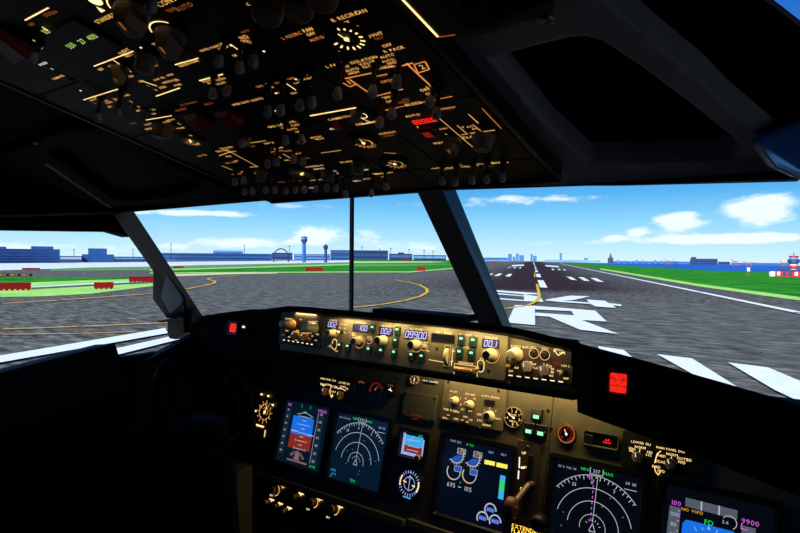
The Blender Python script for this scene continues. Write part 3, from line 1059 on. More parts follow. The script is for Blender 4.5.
# upper left wall above the side window
sA, sB = atx(-40, 229.5, -.85), atx(113, 231.6, -.85)
m = MB()
lo = [Vector((-.85, -1.0, sA.z - .12)), sA, sB, Vector((-.85, .80, sB.z - .012))]
hi = [Vector((-.85, p.y, 4.95 if p.y < 0 else cz_(p.y) + .02)) for p in lo]
hi[0].z = cz_(-1.0) + .02
k = 4
m.add([*lo, *hi, *[p + Vector((-.05, 0, 0)) for p in lo], *[p + Vector((-.05, 0, 0)) for p in hi]],
      sum([[(i, i + 1, k + i + 1, k + i), (2 * k + i + 1, 2 * k + i, 3 * k + i, 3 * k + i + 1), (i + 1, i, 2 * k + i, 2 * k + i + 1)] for i in range(3)], []))
struct(fixn(m.build('wall_left_upper', RECESS)), 'black lining above the left side window')
# thin light edge strip above the side window
m = MB().tube(atx(-40, 217.6, -.84), atx(118, 212.6, -.84), .0022, .0034, 8)
struct(m.build('trim_2', PLATE), 'thin grey edge strip above the left side window')
# left side wall below the window, and the sill coaming (two lengths)
struct(MB().box(-.93, -1.0, FL, -.90, 1.3, 3.93).build('wall_left', MATTE), 'dark side wall left of the captain')
m = MB()
pa = [atx(116, 343, -.85), atx(131, 378, -.85)]
qa = [atx(-40, 388.5, -.85), atx(-40, 458, -.85)]
A = [pa[0], atx(127, 391, -.85), qa[1], qa[0]]
A2 = [pa[0], Vector((-.85, pa[1].y + .0, atx(126, 391, -.85).z)), Vector((-.85, -.6, qa[1].z - .12)), Vector((-.85, -.6, qa[0].z - .13))]
m.prism(A2, [p + Vector((-.1, 0, -.012)) for p in A2])
fixn(m.build('wall_sill_left', SILL, None, bevel=.006))
o = bpy.data.objects['wall_sill_left']
struct(o, 'dark padded sill along the left side window')
m = MB()
f0, f1 = at(128, 370, .80), at(199, 333, .97)
m.prism([f0, f1, f1 + Vector((0, 0, -.2)), f0 + Vector((0, 0, -.2))], [f0 + Vector((-.1, .05, -.01)), f1 + Vector((-.1, .05, -.01)), f1 + Vector((-.1, .05, -.2)), f0 + Vector((-.1, .05, -.2))])
struct(fixn(m.build('trim_3', SILL, None, bevel=.006)), 'front length of the sill below the left window pillar')
struct(MB().box(-.95, 1.27, FL, 1.25, 1.3, 3.9).build('wall_front', MATTE))
# window glass
GL_ = bpy.data.materials.new('window_glass')
GL_.use_nodes = True
nt = GL_.node_tree
nt.nodes.clear()
tr, gl, mi, ou = nt.nodes.new('ShaderNodeBsdfTransparent'), nt.nodes.new('ShaderNodeBsdfGlossy'), nt.nodes.new('ShaderNodeMixShader'), nt.nodes.new('ShaderNodeOutputMaterial')
gl.inputs['Roughness'].default_value = .02
tr.inputs['Color'].default_value = (.985, .995, 1, 1)
fr = nt.nodes.new('ShaderNodeFresnel')
fr.inputs['IOR'].default_value = 1.1
nt.links.new(fr.outputs[0], mi.inputs[0])
nt.links.new(tr.outputs[0], mi.inputs[1])
nt.links.new(gl.outputs[0], mi.inputs[2])
nt.links.new(mi.outputs[0], ou.inputs[0])
pt_, pb_ = at(440, 188, .95), at(488, 330, 1.18)
lt_, lb_ = at(132, 205, .74), at(190, 330, 1.0)


def pane(name, a, b, c, d, lab):
    n = (b - a).cross(d - a).normalized() * .006
    return struct(fixn(MB().prism([a, b, c, d], [p + n for p in (a, b, c, d)]).build(name, GL_)), lab)


pane('window_1', lb_, pb_, pt_, lt_, 'left front windshield pane')
pane('window_2', pb_, Vector((1.2, 1.0, pb_.z)), Vector((1.2, .8, pt_.z)), pt_, 'right front windshield pane')
pane('window_3', Vector((-.9, .90, 3.93)), Vector((-.9, -.6, 3.8)), Vector((-.9, -.6, 4.28)), Vector((-.9, .90, 4.28)), 'left side window pane')
pane('window_4', Vector((1.235, .05, 3.93)), Vector((1.235, .82, 3.93)), Vector((1.235, .82, 4.3)), Vector((1.235, .05, 4.3)), 'right side window pane')
# centre post: a box beam with a black front and a side that catches the light
def beam(name, front, side, deep, mat, lab):
    (a0, b0, a1, b1), (c0, c1) = front, side
    A0, B0, A1, B1 = (at(*a0), at(*b0), at(*a1), at(*b1))
    C0, C1 = at(*c0), at(*c1)
    E0, E1 = A0 + Vector((0, deep, 0)), A1 + Vector((0, deep, 0))
    m = MB().prism([A0, B0, C0, E0], [A1, B1, C1, E1])
    return struct(fixn(m.build(name, mat, None, bevel=.004)), lab)


beam('window_post_1', ((407, 172, .90), (434, 172, .90), (482, 332, 1.17), (505, 332, 1.17)), ((449, 172, .98), (514, 332, 1.27)), .12, POSTM, 'dark diagonal post between the two front windows')
# left pillar with latch plate
def slab(pxs, back, name, mat, parent=None, bevel=.003):
    a = [at(*q) for q in pxs]
    return fixn(MB().prism(a, [p + back for p in a]).build(name, mat, parent, bevel=bevel))


Yl = lambda y: .74 + (y - 222) / 100 * .24
def yl(pts, off=0):
    return [(x, y, Yl(y) + off) for x, y in pts]


pil = struct(slab(yl([(112, 213), (133, 210), (206, 321), (176, 330), (152.7, 270.5)]), Vector((-.085, .05, 0)), 'window_post_2', NAVY), 'dark slanted pillar between the side and front windows')
LB = Vector((-.062, .042, 0))
lat = thing('window_latch', 'grey window latch plate on the left slanted pillar', 'latch', at(168, 296, Yl(296) - .01))
def rel(o, parent):
    o.data.transform(Matrix.Translation(-parent.location))
    o.parent = parent
    return o
rel(slab(yl([(153, 268), (166, 264), (184, 299), (186, 318), (167, 318.5), (152.7, 299)], -.006), LB, 'latch_body', NAVY), lat)
rel(slab(yl([(165.9, 272.5), (183.6, 299), (181, 305.5), (169.8, 314), (160.3, 297)], -.012), Vector((0, .008, 0)), 'cover_plate', PLATE), lat)
rel(slab(yl([(156, 320.8), (182.6, 316.2), (184, 318.4), (160, 323)], -.03), Vector((0, .03, 0)), 'handle', BLACK), lat)
rel(slab(yl([(167, 320), (184, 318), (184.6, 332.6), (175, 339.5), (169, 338.5), (167, 333)], -.02), Vector((0, .03, 0)), 'handle_grip', BLACK), lat)
# the vertical seam bar outside the windshield
p0 = at(351.2, 330, 2.3)
t = tag(MB().box(-.0085, -.0085, 0, .0085, .0085, 6).build('seam_bar', MATTE), 'thin black vertical bar standing outside the left windshield', 'bar')
t.location = (p0.x, p0.y, 0)

# ceiling frames: raised charcoal band around a recessed panel on each side
def band(name, outer, inner, hh, mat, lab):
    pl = Plane(CPL.o + CPL.n * hh, CPL.v)
    o = [pl.px(*q) for q in outer]
    i = [pl.px(*q) for q in inner]
    k = len(o)
    vs = [cp(*q, hh) for q in o] + [cp(*q, hh) for q in i] + [cp(*q, -.001) for q in o] + [cp(*q, -.001) for q in i]
    fs = []
    for a in range(k):
        b = (a + 1) % k
        fs += [(a, b, k + b, k + a), (2 * k + a, 2 * k + b, b, a), (k + a, k + b, 3 * k + b, 3 * k + a)]
    return struct(fixn(MB().add(vs, fs).build(name, mat, None, bevel=.005)), lab)


band('trim_4', [(449, 40), (502, 23), (551, 7), (556, -14), (584, -14), (600, 0), (650, 43), (700, 82), (725, 106), (762, 136), (805, 166), (800, 183), (620, 187), (512, 187), (478, 120)],
     [(491, 60), (520, 52), (560, 42), (572, 39.5), (586, 39), (602, 43), (640, 68), (690, 105), (716, 126), (738, 143), (742, 152), (734, 160), (640, 164), (590, 164), (551, 131)], .028, LINING, 'charcoal frame around the recessed ceiling panel on the right')
band('trim_5', [(20, 150), (60, 132), (120, 126), (170, 165), (236, 193), (190, 203), (125, 207), (70, 209), (-30, 213), (-30, 160)],
     [(49, 151.5), (80, 144), (122, 135.5), (168, 168), (205, 187), (178, 196), (140, 201), (112, 199), (80, 175), (52, 156)], .02, RECESS, 'black frame around the recessed ceiling panel on the left')
o = struct(MB().tube(cp(*CPL.px(47, 151.5), .021), cp(*CPL.px(113, 199), .021), .0035, .0035, 8).build('trim_6', LINING), 'rounded edge strip of the left ceiling recess')
for x, y, h, lb in ((545, 20, .028, 'round steel screw on the right ceiling frame'), (454, 54.5, .0, 'small steel screw beside the overhead panel edge'), (35, 142, .02, 'small steel screw on the left ceiling frame')):
    u, v = Plane(CPL.o + CPL.n * h, CPL.v).px(x, y)
    tt = thing('ceiling_screw', lb, 'screw', cp(u, v, h), 'screws in the ceiling frames', CPL)
    r = .008 if x == 545 else .004
    MB().lathe(0, 0, [(r, 0), (r, .002), (r * .75, .0035)], 16).build('screw_head', METAL, tt)
    MB().line([(-r * .6, -r * .2), (r * .6, r * .2)], r * .2, .0037).build('screw_slot', BLACK, tt)

# ================================================================== GLARESHIELD
LIP = [(190, 327, .96), (203, 315.5, .94), (228, 312, .92), (252, 309.2, .90), (266, 309, .885), (288, 305.9, .87), (310, 307, .855), (331, 309, .85), (380, 313, .847), (425, 317.3, .845), (470, 322, .84), (510, 326.8, .835), (528, 330.4, .832), (548, 335.5, .83), (574, 341.9, .822), (590, 346.4, .815), (650, 362.2, .80), (720, 382, .78), (800, 405, .76), (900, 437, .73)]
glare = thing('glareshield', 'black padded glareshield running under the front windows', 'glareshield', Vector((0, .9, 4.05)))
lp = [at(*q) for q in LIP]
m = MB()
fp = [Vector((CAM.x + (p.x - CAM.x) * 1.27 / p.y, 1.27, 4.2 + (p.z - 4.2) * 1.27 / p.y - .05)) for p in lp]
k = len(lp)
up_ = lp + fp + [p + Vector((0, .004, -.012)) for p in lp] + [p + Vector((0, 0, -.02)) for p in fp]
fs = []
for i in range(k - 1):
    fs += [(i, i + 1, k + i + 1, k + i), (2 * k + i, 2 * k + i + 1, i + 1, i), (2 * k + i + 1, 2 * k + i, 3 * k + i, 3 * k + i + 1)]
m.add(up_, fs)
rel(fixn(m.build('top_skin', MATTE)), glare)
m = MB()
for a, b in zip(lp, lp[1:]):
    m.tube(a + Vector((0, .002, -.006)), b + Vector((0, .002, -.006)), .0058, n=10)
    m.ball(b + Vector((0, .002, -.006)), .0058, 10, 6)
rel(m.build('lip', MATTE), glare)


def face(idx, drop, back):
    m = MB()
    a = [lp[i] + Vector((0, .004, -.008)) for i in idx]
    b = [p + Vector((0, drop * .16, -drop)) for p in a]
    c = [p + Vector((0, back, 0)) for p in b]
    k = len(a)
    fs = []
    for i in range(k - 1):
        fs += [(i, i + 1, k + i + 1, k + i), (k + i, k + i + 1, 2 * k + i + 1, 2 * k + i)]
    return fixn(m.add(a + b + c, fs).build('side_face', MATTE))


rel(face([0, 1, 2, 3, 4, 5], .12, .12), glare)
rel(face([14, 15, 16, 17, 18, 19], .10, .2), glare)
U0 = Unit(MCP, 0, 0, 'tmp', 'x', 'x')
bpy.data.objects.remove(U0.t)


def mp_(x, y):
    return MCP.px(x, y)


uL, uR = mp_(278, 330)[0], mp_(574, 372)[0]
# hood around the flight guidance units: upper recess, back and underside
m = MB()
vt = .034
m.prism([MCP.pt(uL, -.046, -.012), MCP.pt(uR, -.05, -.012), MCP.pt(uR, .036, -.012), MCP.pt(uL, .046, -.012)], [MCP.pt(uL, -.046, -.10), MCP.pt(uR, -.05, -.10), MCP.pt(uR, -.0, -.10), MCP.pt(uL, .01, -.10)])
rel(fixn(m.build('hood', KHAKI2)), glare)
m = MB()
m.prism([MCP.pt(uL, -.0445, .004), MCP.pt(uR, -.0485, .004), MCP.pt(uR, -.058, -.002), MCP.pt(uL, -.053, -.002)], [MCP.pt(uL, -.0445, -.11), MCP.pt(uR, -.0485, -.11), MCP.pt(uR, -.058, -.11), MCP.pt(uL, -.053, -.11)])
rel(fixn(m.build('underside', MATTE)), glare)
m = slab([(372, 308.8, .99), (464, 317.2, .99), (464, 323, .99), (372, 315, .99)], Vector((0, .06, 0)), 'top_box', MATTE, None, .002)
rel(m, glare)


def texts(U, name, mat, items, h=.0004):
    m = MB()
    for it in items:
        s, x, y, sz = it[:4]
        a, b = U.P(x, y)
        m.text(s, a, b, sz, h, it[4] if len(it) > 4 else 'c')
    return m.build(name, mat, U.t)


def lines_px(U, name, mat, items, h=.0004):
    m = MB()
    for pts, w in items:
        m.line([U.P(*p) for p in pts], w, h)
    return m.build(name, mat, U.t)


def window(U, x0, y0, x1, y1, hgt, txt, name='digit_window', bg=DIGBG, fg=DIGIT, ds=.0098, al=0):
    a, b = U.P(x0, y0), U.P(x1, y1)
    v = (a[1] + b[1]) / 2
    w = MB().frame(a[0] - .001, v - hgt / 2 - .001, b[0] + .001, v + hgt / 2 + .001, .0016, 0, .0012, .0004, .001).build(name + '_frame', BLACK, U.t)
    s = MB().rect(a[0], v - hgt / 2, b[0], v + hgt / 2, .0003).build(name, bg, w)
    if txt:
        MB().digits(txt, (a[0] + b[0]) / 2 + al, v, ds, .0008).build('digit_lettering', fg, w)
    return w


# ------------------------------------------------------------------ mode control panel
MU = Unit(MCP, 0, 0, 'mode_control_panel', 'khaki flight mode control panel with blue digit windows in the glareshield centre', 'control panel')
u_l, u_r = mp_(322, 330)[0], mp_(506.5, 356)[0]
MB().plate(u_l, -.0435, u_r, .0365, -.012, 0, .003, .001).build('faceplate', KHAKI2, MU.t)
window(MU, 327.5, 324, 337.8, 325.4, .0125, '002')
window(MU, 353.5, 326.8, 368, 329, .0125, '100', al=.006)
window(MU, 379.8, 330.4, 392.6, 332.2, .0135, '002')
window(MU, 405.2, 333.4, 427.2, 336.6, .0145, '09900', ds=.0115)
window(MU, 432, 336.6, 454.2, 340, .0135, '', bg=DARKBG)
window(MU, 482.8, 342.4, 498.6, 345, .0135, '001')
for x, y, r, h in ((334, 333.6, .0085, .021), (359.5, 341.6, .0092, .021), (383.5, 340.6, .0092, .021), (416.5, 345, .0092, .021), (492, 355, .0098, .024)):
    a, b = MU.P(x, y)
    knob(MU, a, b, r, h, KNOBC, AMBER if x in (359.5, 416.5, 492) else None)
for x, y in ((354, 337.2), (369.5, 340), (424, 346.8)):
    a, b = MU.P(x, y)
    knob(MU, a, b, .0052, .009, KNOBG, CREAM, name='small_knob')
for x, y, s in ((340, 346.2, 'N1'), (348.4, 347.4, 'SPEED'), (373.2, 328.6, 'VNAV'), (369.2, 350.2, 'LVL CHG'), (381.6, 351.6, 'HDG SEL'), (398, 331, 'LNAV'), (396, 341.5, 'VOR LOC'), (394.6, 353.4, 'APP'), (411.8, 356, 'ALT HLD'), (422.2, 357.4, 'V/S')):
    a, b = MU.P(x, y)
    button(MU, a, b, .0128, .0165, lt=None)
for x, y in ((462, 340.4), (473.6, 341.8), (460, 353.2), (472, 354.8)):
    a, b = MU.P(x, y)
    button(MU, a, b, .0138, .0185)
for x, y, s in ((334.6, 344.2, 1), (480.8, 366, 1)):                   # flight director switches in bright oval surrounds
    a, b = MU.P(x, y)
    t_ = toggle(MU, a, b, .012, 0, -.5, .0026, KNOBC)
    m = MB()
    m.arc(a, b + .004, .0062, .0012, .0005, 0, 180)
    m.arc(a, b - .004, .0062, .0012, .0005, 180, 360)
    m.line([(a - .0062, b - .004), (a - .0062, b + .004)], .0012, .0005)
    m.line([(a + .0062, b - .004), (a + .0062, b + .004)], .0012, .0005)
    m.build('switch_surround', CREAM, t_)
for x, y in ((342.6, 330.6),):
    a, b = MU.P(x, y)
    t_ = toggle(MU, a, b, .012, 0, -.4, .0026, KNOBC)
# thumbwheel
x, y = MU.P(447.2, 356)
tw = MB().lathe(0, 0, [(.013, -.0035), (.014, -.002), (.014, .002), (.013, .0035)], 26)
tw.v = [(x + c, y + b_, a_ * .75) for a_, b_, c in tw.v]
tw = fixn(tw.build('thumbwheel', KNOBC, MU.t))
MB().frame(x - .0062, y - .0185, x + .0062, y + .0185, .0009, 0, .0016, .0004, .002).build('wheel_surround', KNOBC, tw)
x0, y0 = MU.P(455.5, 368)
x1, y1 = MU.P(476, 372)
dis = MB().plate(x0, min(y0, y1) - .004, x1, max(y0, y1) + .0035, 0, .012, .003, .003).build('disengage_bar', BRONZE, MU.t)
lines_px(MU, 'bar_outline', CREAM, [([(454, 374), (454.6, 363.5), (476.5, 366.5), (477.5, 377)], .0007)])
screws(MU, [MU.P(437, 348.4), MU.P(488.4, 370.6)], 0, .0028)
texts(MU, 'lettering', CREAM, [('COURSE', 333.5, 320.4, .0036), ('IAS/MACH', 361, 322.6, .0036), ('HEADING', 386.8, 326.2, .0036), ('ALTITUDE', 416.4, 329.2, .004), ('VERT SPEED', 443.6, 332.6, .004), ('COURSE', 491.4, 338, .004),
                            ('A', 460.5, 334.2, .004), ('CMD', 468.5, 335, .004), ('B', 477, 336.2, .004), ('CWS', 466.4, 347.6, .0035), ('DN', 453.4, 351, .0034), ('UP', 452, 361.6, .0034), ('A/T ARM', 343.6, 324.4, .003), ('F/D', 336.5, 351, .003), ('OFF', 334.6, 349.4, .0026),
                            ('DISENGAGE', 466, 363.2, .0036), ('SEL', 428.3, 351, .003), ('F/D', 482.3, 358.4, .0034), ('SPD INTV', 352, 333, .0026), ('ALT INTV', 424, 342.3, .0026)])
lines_px(MU, 'line_marking', CREAM, [([(428.6, 359.6), (444.5, 362.4)], .0009), ([(453.2, 348), (451.4, 366)], .0012), ([(339.2, 327), (346.2, 333.8)], .0008), ([(346.2, 327.6), (339, 333)], .0008)])

# ------------------------------------------------------------------ EFIS control panels
EL = Unit(MCP, *mp_(300, 330), 'efis_control_panel', 'dark display control panel with tan knobs left of the mode control panel', 'control panel')
a0, a1 = EL.P(279.5, 330), EL.P(321.5, 334)
MB().plate(a0[0], -.034, a1[0], .041, -.012, 0, .003, .001).build('faceplate', OVP, EL.t)
for x, y, r, h, mt in ((292.5, 324.6, .0098, .034, KNOBT), (314.5, 328, .0105, .032, KNOBC)):
    a, b = EL.P(x, y)
    k_ = knob(EL, a, b, r, h * .6, mt)
    MB().lathe(a, b, [(r * .78, h * .58), (r * .74, h), (r * .6, h)], 18).build('inner_knob', mt, k_)
for x, y in ((297, 335), (306, 336.6)):
    a, b = EL.P(x, y)
    selector(EL, a, b, .0088, .016, KNOBT, 0, 60)
for x, y in ((287, 334.4), (313.8, 338.4)):
    a, b = EL.P(x, y)
    toggle(EL, a, b, .012, 0, -.2, .0026, KNOBT)
for i in range(7):
    a, b = EL.P(285.3 + i * 4.63, 340.7 + i * .73)
    button(EL, a, b, .0088, .0075, BLACK, WARMW, lt=None)
texts(EL, 'lettering', CREAM, [('MINS', 291, 319, .0036), ('BARO', 311, 321.8, .0036), ('FPV', 301, 319.6, .003), ('RADIO', 287.4, 318.8, .0028), ('IN HPA', 315.6, 321.4, .0026), ('VOR', 287, 330.6, .003), ('ADF', 289.4, 336.8, .0028), ('MAP', 298, 330.6, .003), ('PLN', 302.6, 333.2, .003), ('40 80', 309.5, 333, .0028), ('160', 312.4, 336, .0028), ('CTR', 296.4, 340.2, .0026), ('VOR', 317.4, 334.4, .0028), ('OFF', 316, 340.4, .0028)])
ER = Unit(MCP, *mp_(540, 365), 'efis_control_panel', 'dark display control panel with knobs right of the mode control panel', 'control panel')
a0, a1 = ER.P(508.2, 362), ER.P(571, 372)
MB().plate(a0[0], ER.P(540, 381.5)[1] - .002, a1[0], ER.P(540, 348.6)[1] + .001, -.012, 0, .003, .001).build('faceplate', OVP, ER.t)
for x, y, r, h, mt in ((516.5, 354.8, .0105, .026, KNOBC),):
    a, b = ER.P(x, y)
    k_ = knob(ER, a, b, r, h * .6, mt)
    MB().lathe(a, b, [(r * .78, h * .58), (r * .74, h), (r * .6, h)], 18).build('inner_knob', mt, k_)
for x, y in ((534, 353.4), (544.8, 355)):
    a, b = ER.P(x, y)
    knob(ER, a, b, .0058, .008, KNOBD, CREAM, name='push_knob')
for x, y in ((528, 367.4), (545, 371)):
    a, b = ER.P(x, y)
    selector(ER, a, b, .0088, .016, KNOBG, 0, 110)
for x, y in ((511.6, 365), (564.8, 372.4)):
    a, b = ER.P(x, y)
    t_ = toggle(ER, a, b, .012, 0, -.2, .0026, KNOBT)
for i in range(7):
    a, b = ER.P(511.6 + i * 8.33, 376.2 + i * 1.05)
    button(ER, a, b, .0098, .0072, BLACK, WARMW)
texts(ER, 'lettering', CREAM, [('RADIO BARO', 521, 346.8, .0036), ('FPV', 533.6, 347.4, .003), ('MTRS', 545, 348.6, .003), ('MINS', 514, 348.5, .003), ('IN', 555, 351, .0034), ('HPA', 562.6, 353, .0034), ('BARO', 559, 349.6, .0034), ('VOR 1', 511.4, 359.4, .003), ('OFF', 511, 371, .003), ('ADF', 516.6, 367.8, .0028),
                            ('APP', 525.6, 362.2, .0032), ('VOR', 529.6, 362.2, .0032), ('MAP', 533.6, 364.2, .0032), ('PLN', 535.2, 368, .0032), ('5', 544, 364.4, .0034), ('10', 547.4, 365, .0034), ('20', 550.4, 366.4, .0034), ('40', 552.4, 369, .0034), ('80', 552.4, 372.2, .0034), ('160', 551.2, 375.6, .0034), ('VOR 2', 565.4, 366, .003), ('OFF', 559.4, 371, .003), ('ADF', 566, 378.4, .003)])
texts(ER, 'red_lettering', REDDIM, [('TFC', 557.2, 363.8, .0046)])
lines_px(ER, 'line_marking', CREAM, [([(553.6, 349.8), (558.4, 355.4), (564.4, 351.8)], .0012)])
lines_px(ER, 'edge_trim', KHAKI2, [([(572, 366), (570.8, 383)], .0022)])

# ------------------------------------------------------------------ master caution lights
for x, y, Y, w, hh, nm in ((618.6, 383, .808, .022, .026, 'glowing red square warning light on the glareshield right side'), (234, 328, .90, .026, .021, 'glowing red square warning light on the glareshield left side')):
    pl = Plane(at(x, y, Y), tilt(9))
    U = Unit(pl, 0, 0, 'warning_light', nm, 'warning light', 'warning lights on the glareshield')
    MB().frame(-w / 2 - .006, -hh / 2 - .006, w / 2 + .006, hh / 2 + .006, .006, -.012, .006, .003, .003).build('housing', BLACK, U.t)
    MB().plate(-w / 2, -hh / 2, w / 2, hh / 2, -.004, .004, .002, .0015).build('lens', REDL, U.t)
    m = MB()
    m.rect(-w * .4, hh * .04, w * .4, hh * .4, .0044)
    m.rect(-w * .4, -hh * .4, w * .4, -hh * .04, .0044)
    MB().text('MASTER', 0, hh * .2, .0034, .0044).text('CAUTION', 0, -hh * .16, .0034, .0044).build('lettering', M('dark_red_lettering', (110, 10, 8), emit=.5), U.t)
pl = Plane(at(244.6, 327, .90), tilt(9))
U = Unit(pl, 0, 0, 'indicator_light', 'tiny white light right of the left red warning light', 'indicator light')
MB().plate(-.0085, -.006, .0085, .006, -.01, .003, .001, .0008).build('housing', BLACK, U.t)
MB().rect(-.005, -.0022, .005, .0022, .0033).build('lens', WARMW, U.t)

# ================================================================== MAIN INSTRUMENT PANEL
mp2 = MAIN.px
uA, uB = mp2(401, 400)[0], mp2(553, 400)[0]
panel = thing('instrument_panel', 'broad khaki main instrument panel below the glareshield', 'instrument panel', MAIN.pt(0, 0), None, MAIN)
for a, b, in ((-.80, uA - .0008), (uA + .0008, uB - .0008), (uB + .0008, .62)):
    MB().plate(a, -.32, b, .258, -.012, -.0015, .001, .0008).build('panel_section', KHAKI, panel)
MB().plate(-.66, -.135, -.165, -.118, -.0015, .012, .003, .002).build('lower_ledge', KHAKI, panel)
MB().plate(-.155, -.128, .10, -.112, -.0015, .014, .003, .002).build('lower_ledge', KHAKI, panel)
MB().box(-.6, -.77 + .0, -.06, .55, -.318, -.03).build('lower_skirt', MATTE, panel)
for x, y in ((404.5, 371.5), (398.5, 378), (447, 382), (530, 391), (548, 410), (524, 440), (551, 428)):
    u, v = mp2(x, y)
    q = MB().lathe(u, v, [(.0032, -.0015), (.0032, 0), (.0024, .0006)], 12).build('screw', SCREW, panel)


def display(cu, cv, label, bg, name='display_unit', half=.0805, group='square flight displays'):
    U = Unit(MAIN, cu, cv, name, label, 'display', group)
    b = MB().frame(-half - .0125, -half - .0125, half + .0125, half + .0125, .0125, -.0015, .0075, .0015, .006).build('bezel', BLACK, U.t)
    U.s = MB().rect(-half, -half, half, half, .001).build('screen', bg, U.t)
    for sx_ in (-1, 1):
        q = MB().lathe(sx_ * (half + .006), half + .006, [(.002, .0075), (.0018, .0085)], 8).build('bezel_screw', SCREW, b)
    return U


def gfx(U, mat, fn, name='symbol_marking', h=.0015):
    m = MB()
    m.h = h
    fn(m)
    m.build(name, mat, U.s)


def Pq(U, L):
    return [U.P(*p) for p in L]


# ---- captain's primary flight display
D1 = display(-.5255, .004, 'small blue and red attitude display, leftmost of the displays', BG_PFD)
gfx(D1, SBLUE, lambda m: m.poly(Pq(D1, [(294, 415), (314.5, 419.6), (312, 437.5), (290.8, 432.4)]), .0014), 'sky_field')
gfx(D1, SBROWN, lambda m: m.poly(Pq(D1, [(290.8, 432.4), (312, 437.5), (309.6, 452), (288, 446.4)]), .0014), 'earth_field')


def f(m):
    x, y = D1.P(302.6, 433)
    m.line([(x - .042, y + .001), (x - .016, y + .001)], .0025, .0019)
    m.line([(x + .016, y - .001), (x + .042, y - .001)], .0025, .0019)
    for i in range(-4, 5):
        w = .014 if i % 2 == 0 else .007
        m.line([(x - w, y + i * .0105), (x + w, y + i * .0105)], .0016, .0019)
        if i % 2 == 0 and i:
            m.text(str(abs(i) * 5), x - w - .006, y + i * .0105, .005, .0019)
            m.text(str(abs(i) * 5), x + w + .006, y + i * .0105, .005, .0019)
    m.line([(x - .03, y + .045), (x, y + .054), (x + .03, y + .045)], .0014, .0019)
    for i in range(7):
        m.text(str(100 + i * 20)[-2:], .055, -.058 + i * .02, .0062, .0019)
        m.text(str(400 + i * 2)[:2], -.068, -.052 + i * .018, .0055, .0019)
    m.line([(.044, -.065), (.044, .063)], .001, .0019)


gfx(D1, SWHITE, f)


def f(m):
    x, y = 0 - .006, -.078
    for a in range(40, 141, 12):
        c, s = math.cos(math.radians(a)), math.sin(math.radians(a))
        m.line([(x + .026 * c, y + .026 * s), (x + .034 * c, y + .034 * s)], .0034, .0016)
    m.poly([(x - .012, y + .012), (x + .012, y + .012), (x, y + .038)], .0016)
    m.line([(-.04, -.07), (.034, -.07)], .004, .0016)


gfx(D1, SPINK, f, 'heading_fan_marking')
gfx(D1, M('display_dim_tape', (22, 42, 58), emit=.8, var=.05), lambda m: (m.rect(-.076, -.062, -.056, .06, .0012), m.rect(.042, -.066, .066, .062, .0012)), 'tape_marking', .0012)
gfx(D1, SGREEN, lambda m: (m.text('29.92', .054, -.072, .006, .0018), m.text('FD', -.004, .058, .006, .0018), m.line([(-.02, .068), (-.02, .078)], .001, .0018), m.line([(.012, .068), (.012, .078)], .001, .0018)), 'green_marking')
gfx(D1, SMAG, lambda m: (m.text('09900', .056, .07, .0075, .0018), m.text('100', -.066, .07, .007, .0018)), 'magenta_marking')


# ---- navigation displays
def nav(U, white, seed, hdg, mag):
    cy, R = -.028, (.024, .0475, .071, .0945)
    U.cy = cy

    def f(m):
        m.arc(0, cy, R[0], .001, .0016, -10, 190, 30)
        m.arc(0, cy, R[1], .0011, .0016, 3, 177, 36)
        m.arc(0, cy, R[2], .0012, .0016, 14, 166, 40)
        m.arc(0, cy, R[3], .0012, .0016, 38, 142, 44)
        for a in range(40, 142, 5):
            c, s = math.cos(math.radians(a)), math.sin(math.radians(a))
            l = .008 if a % 10 else .005
            m.line([(R[3] * c, cy + R[3] * s), ((R[3] - l) * c, cy + (R[3] - l) * s)], .0013, .0016)
        for a, t in ((120, '33'), (95, '0'), (65, '3')):
            m.text(t, (R[3] - .013) * math.cos(math.radians(a)), cy + (R[3] - .013) * math.sin(math.radians(a)), .0062, .0016)
        m.line([(.0, cy + .01), (.003, cy + R[3])], .001, .0016)
        m.line([(-.006, cy - .006), (0, cy + .008), (.006, cy - .006), (-.006, cy - .006)], .0013, .0016)
        m.text(hdg, 0, .0745, .0062, .0016)
        m.line([(-.012, .080), (-.012, .0687), (.012, .0687), (.012, .080)], .0012, .0016)
        m.text('GS 0', -.069, .0705, .004, .0016)
        m.text('TAS 30', -.049, .0705, .004, .0016)
        m.text('09 30', .063, .0655, .005, .0016)
        m.line([(.052, .055), (.074, .055)], .0011, .0016)
        rr = random.Random(seed)
        for _ in range(9):
            x, y = rr.uniform(-.06, .06), rr.uniform(-.06, .04)
            m.lathe(x, y, [(.0009, .0016)], 5)
        for a in range(20, 170, 25):
            c, s = math.cos(math.radians(a)), math.sin(math.radians(a))
            m.line([(.012 * c, cy + .012 * s), (.016 * c, cy + .016 * s)], .001, .0016)
    gfx(U, white, f, 'compass_marking')
    gfx(U, SGREEN, lambda m: (m.text('HDG', -.022, .0745, .0052, .0016), m.text('MAG', .022, .0742, .0052, .0016), m.text('TFC', 0, -.072, .0065, .0016), m.text('VOR', -.05, -.074, .006, .0016) if mag else m.text('L', -.07, -.074, .006, .0016)), 'green_marking')
    gfx(U, SCYAN, lambda m: (m.text('VOR', -.066, -.06, .0055, .0016), m.text('117.9', -.062, -.069, .0052, .0016)), 'cyan_marking')
    if mag:
        gfx(U, SMAG, lambda m: (m.line([(-.012, cy + R[3] + .004), (-.012, cy + R[3] - .009)], .0018, .0018), [m.line([(-.004, cy + .012 + i * .01), (-.004, cy + .017 + i * .01)], .0013, .0018) for i in range(8)]), 'magenta_marking')


D2 = display(-.3335, 0, 'blue-tinted navigation display with white range arcs, right of the small attitude display', BG_ND)
nav(D2, SWHITE, 3, '002', False)
D4 = display(.2445, -.0005, 'dark navigation display with white range arcs, right of the landing gear lever', BG_DK)
nav(D4, SWHITE, 5, '337', True)

# ---- engine display
D3 = display(-.0115, -.003, 'dark blue engine display with round dials and yellow bars in the panel centre', BG_EIC)


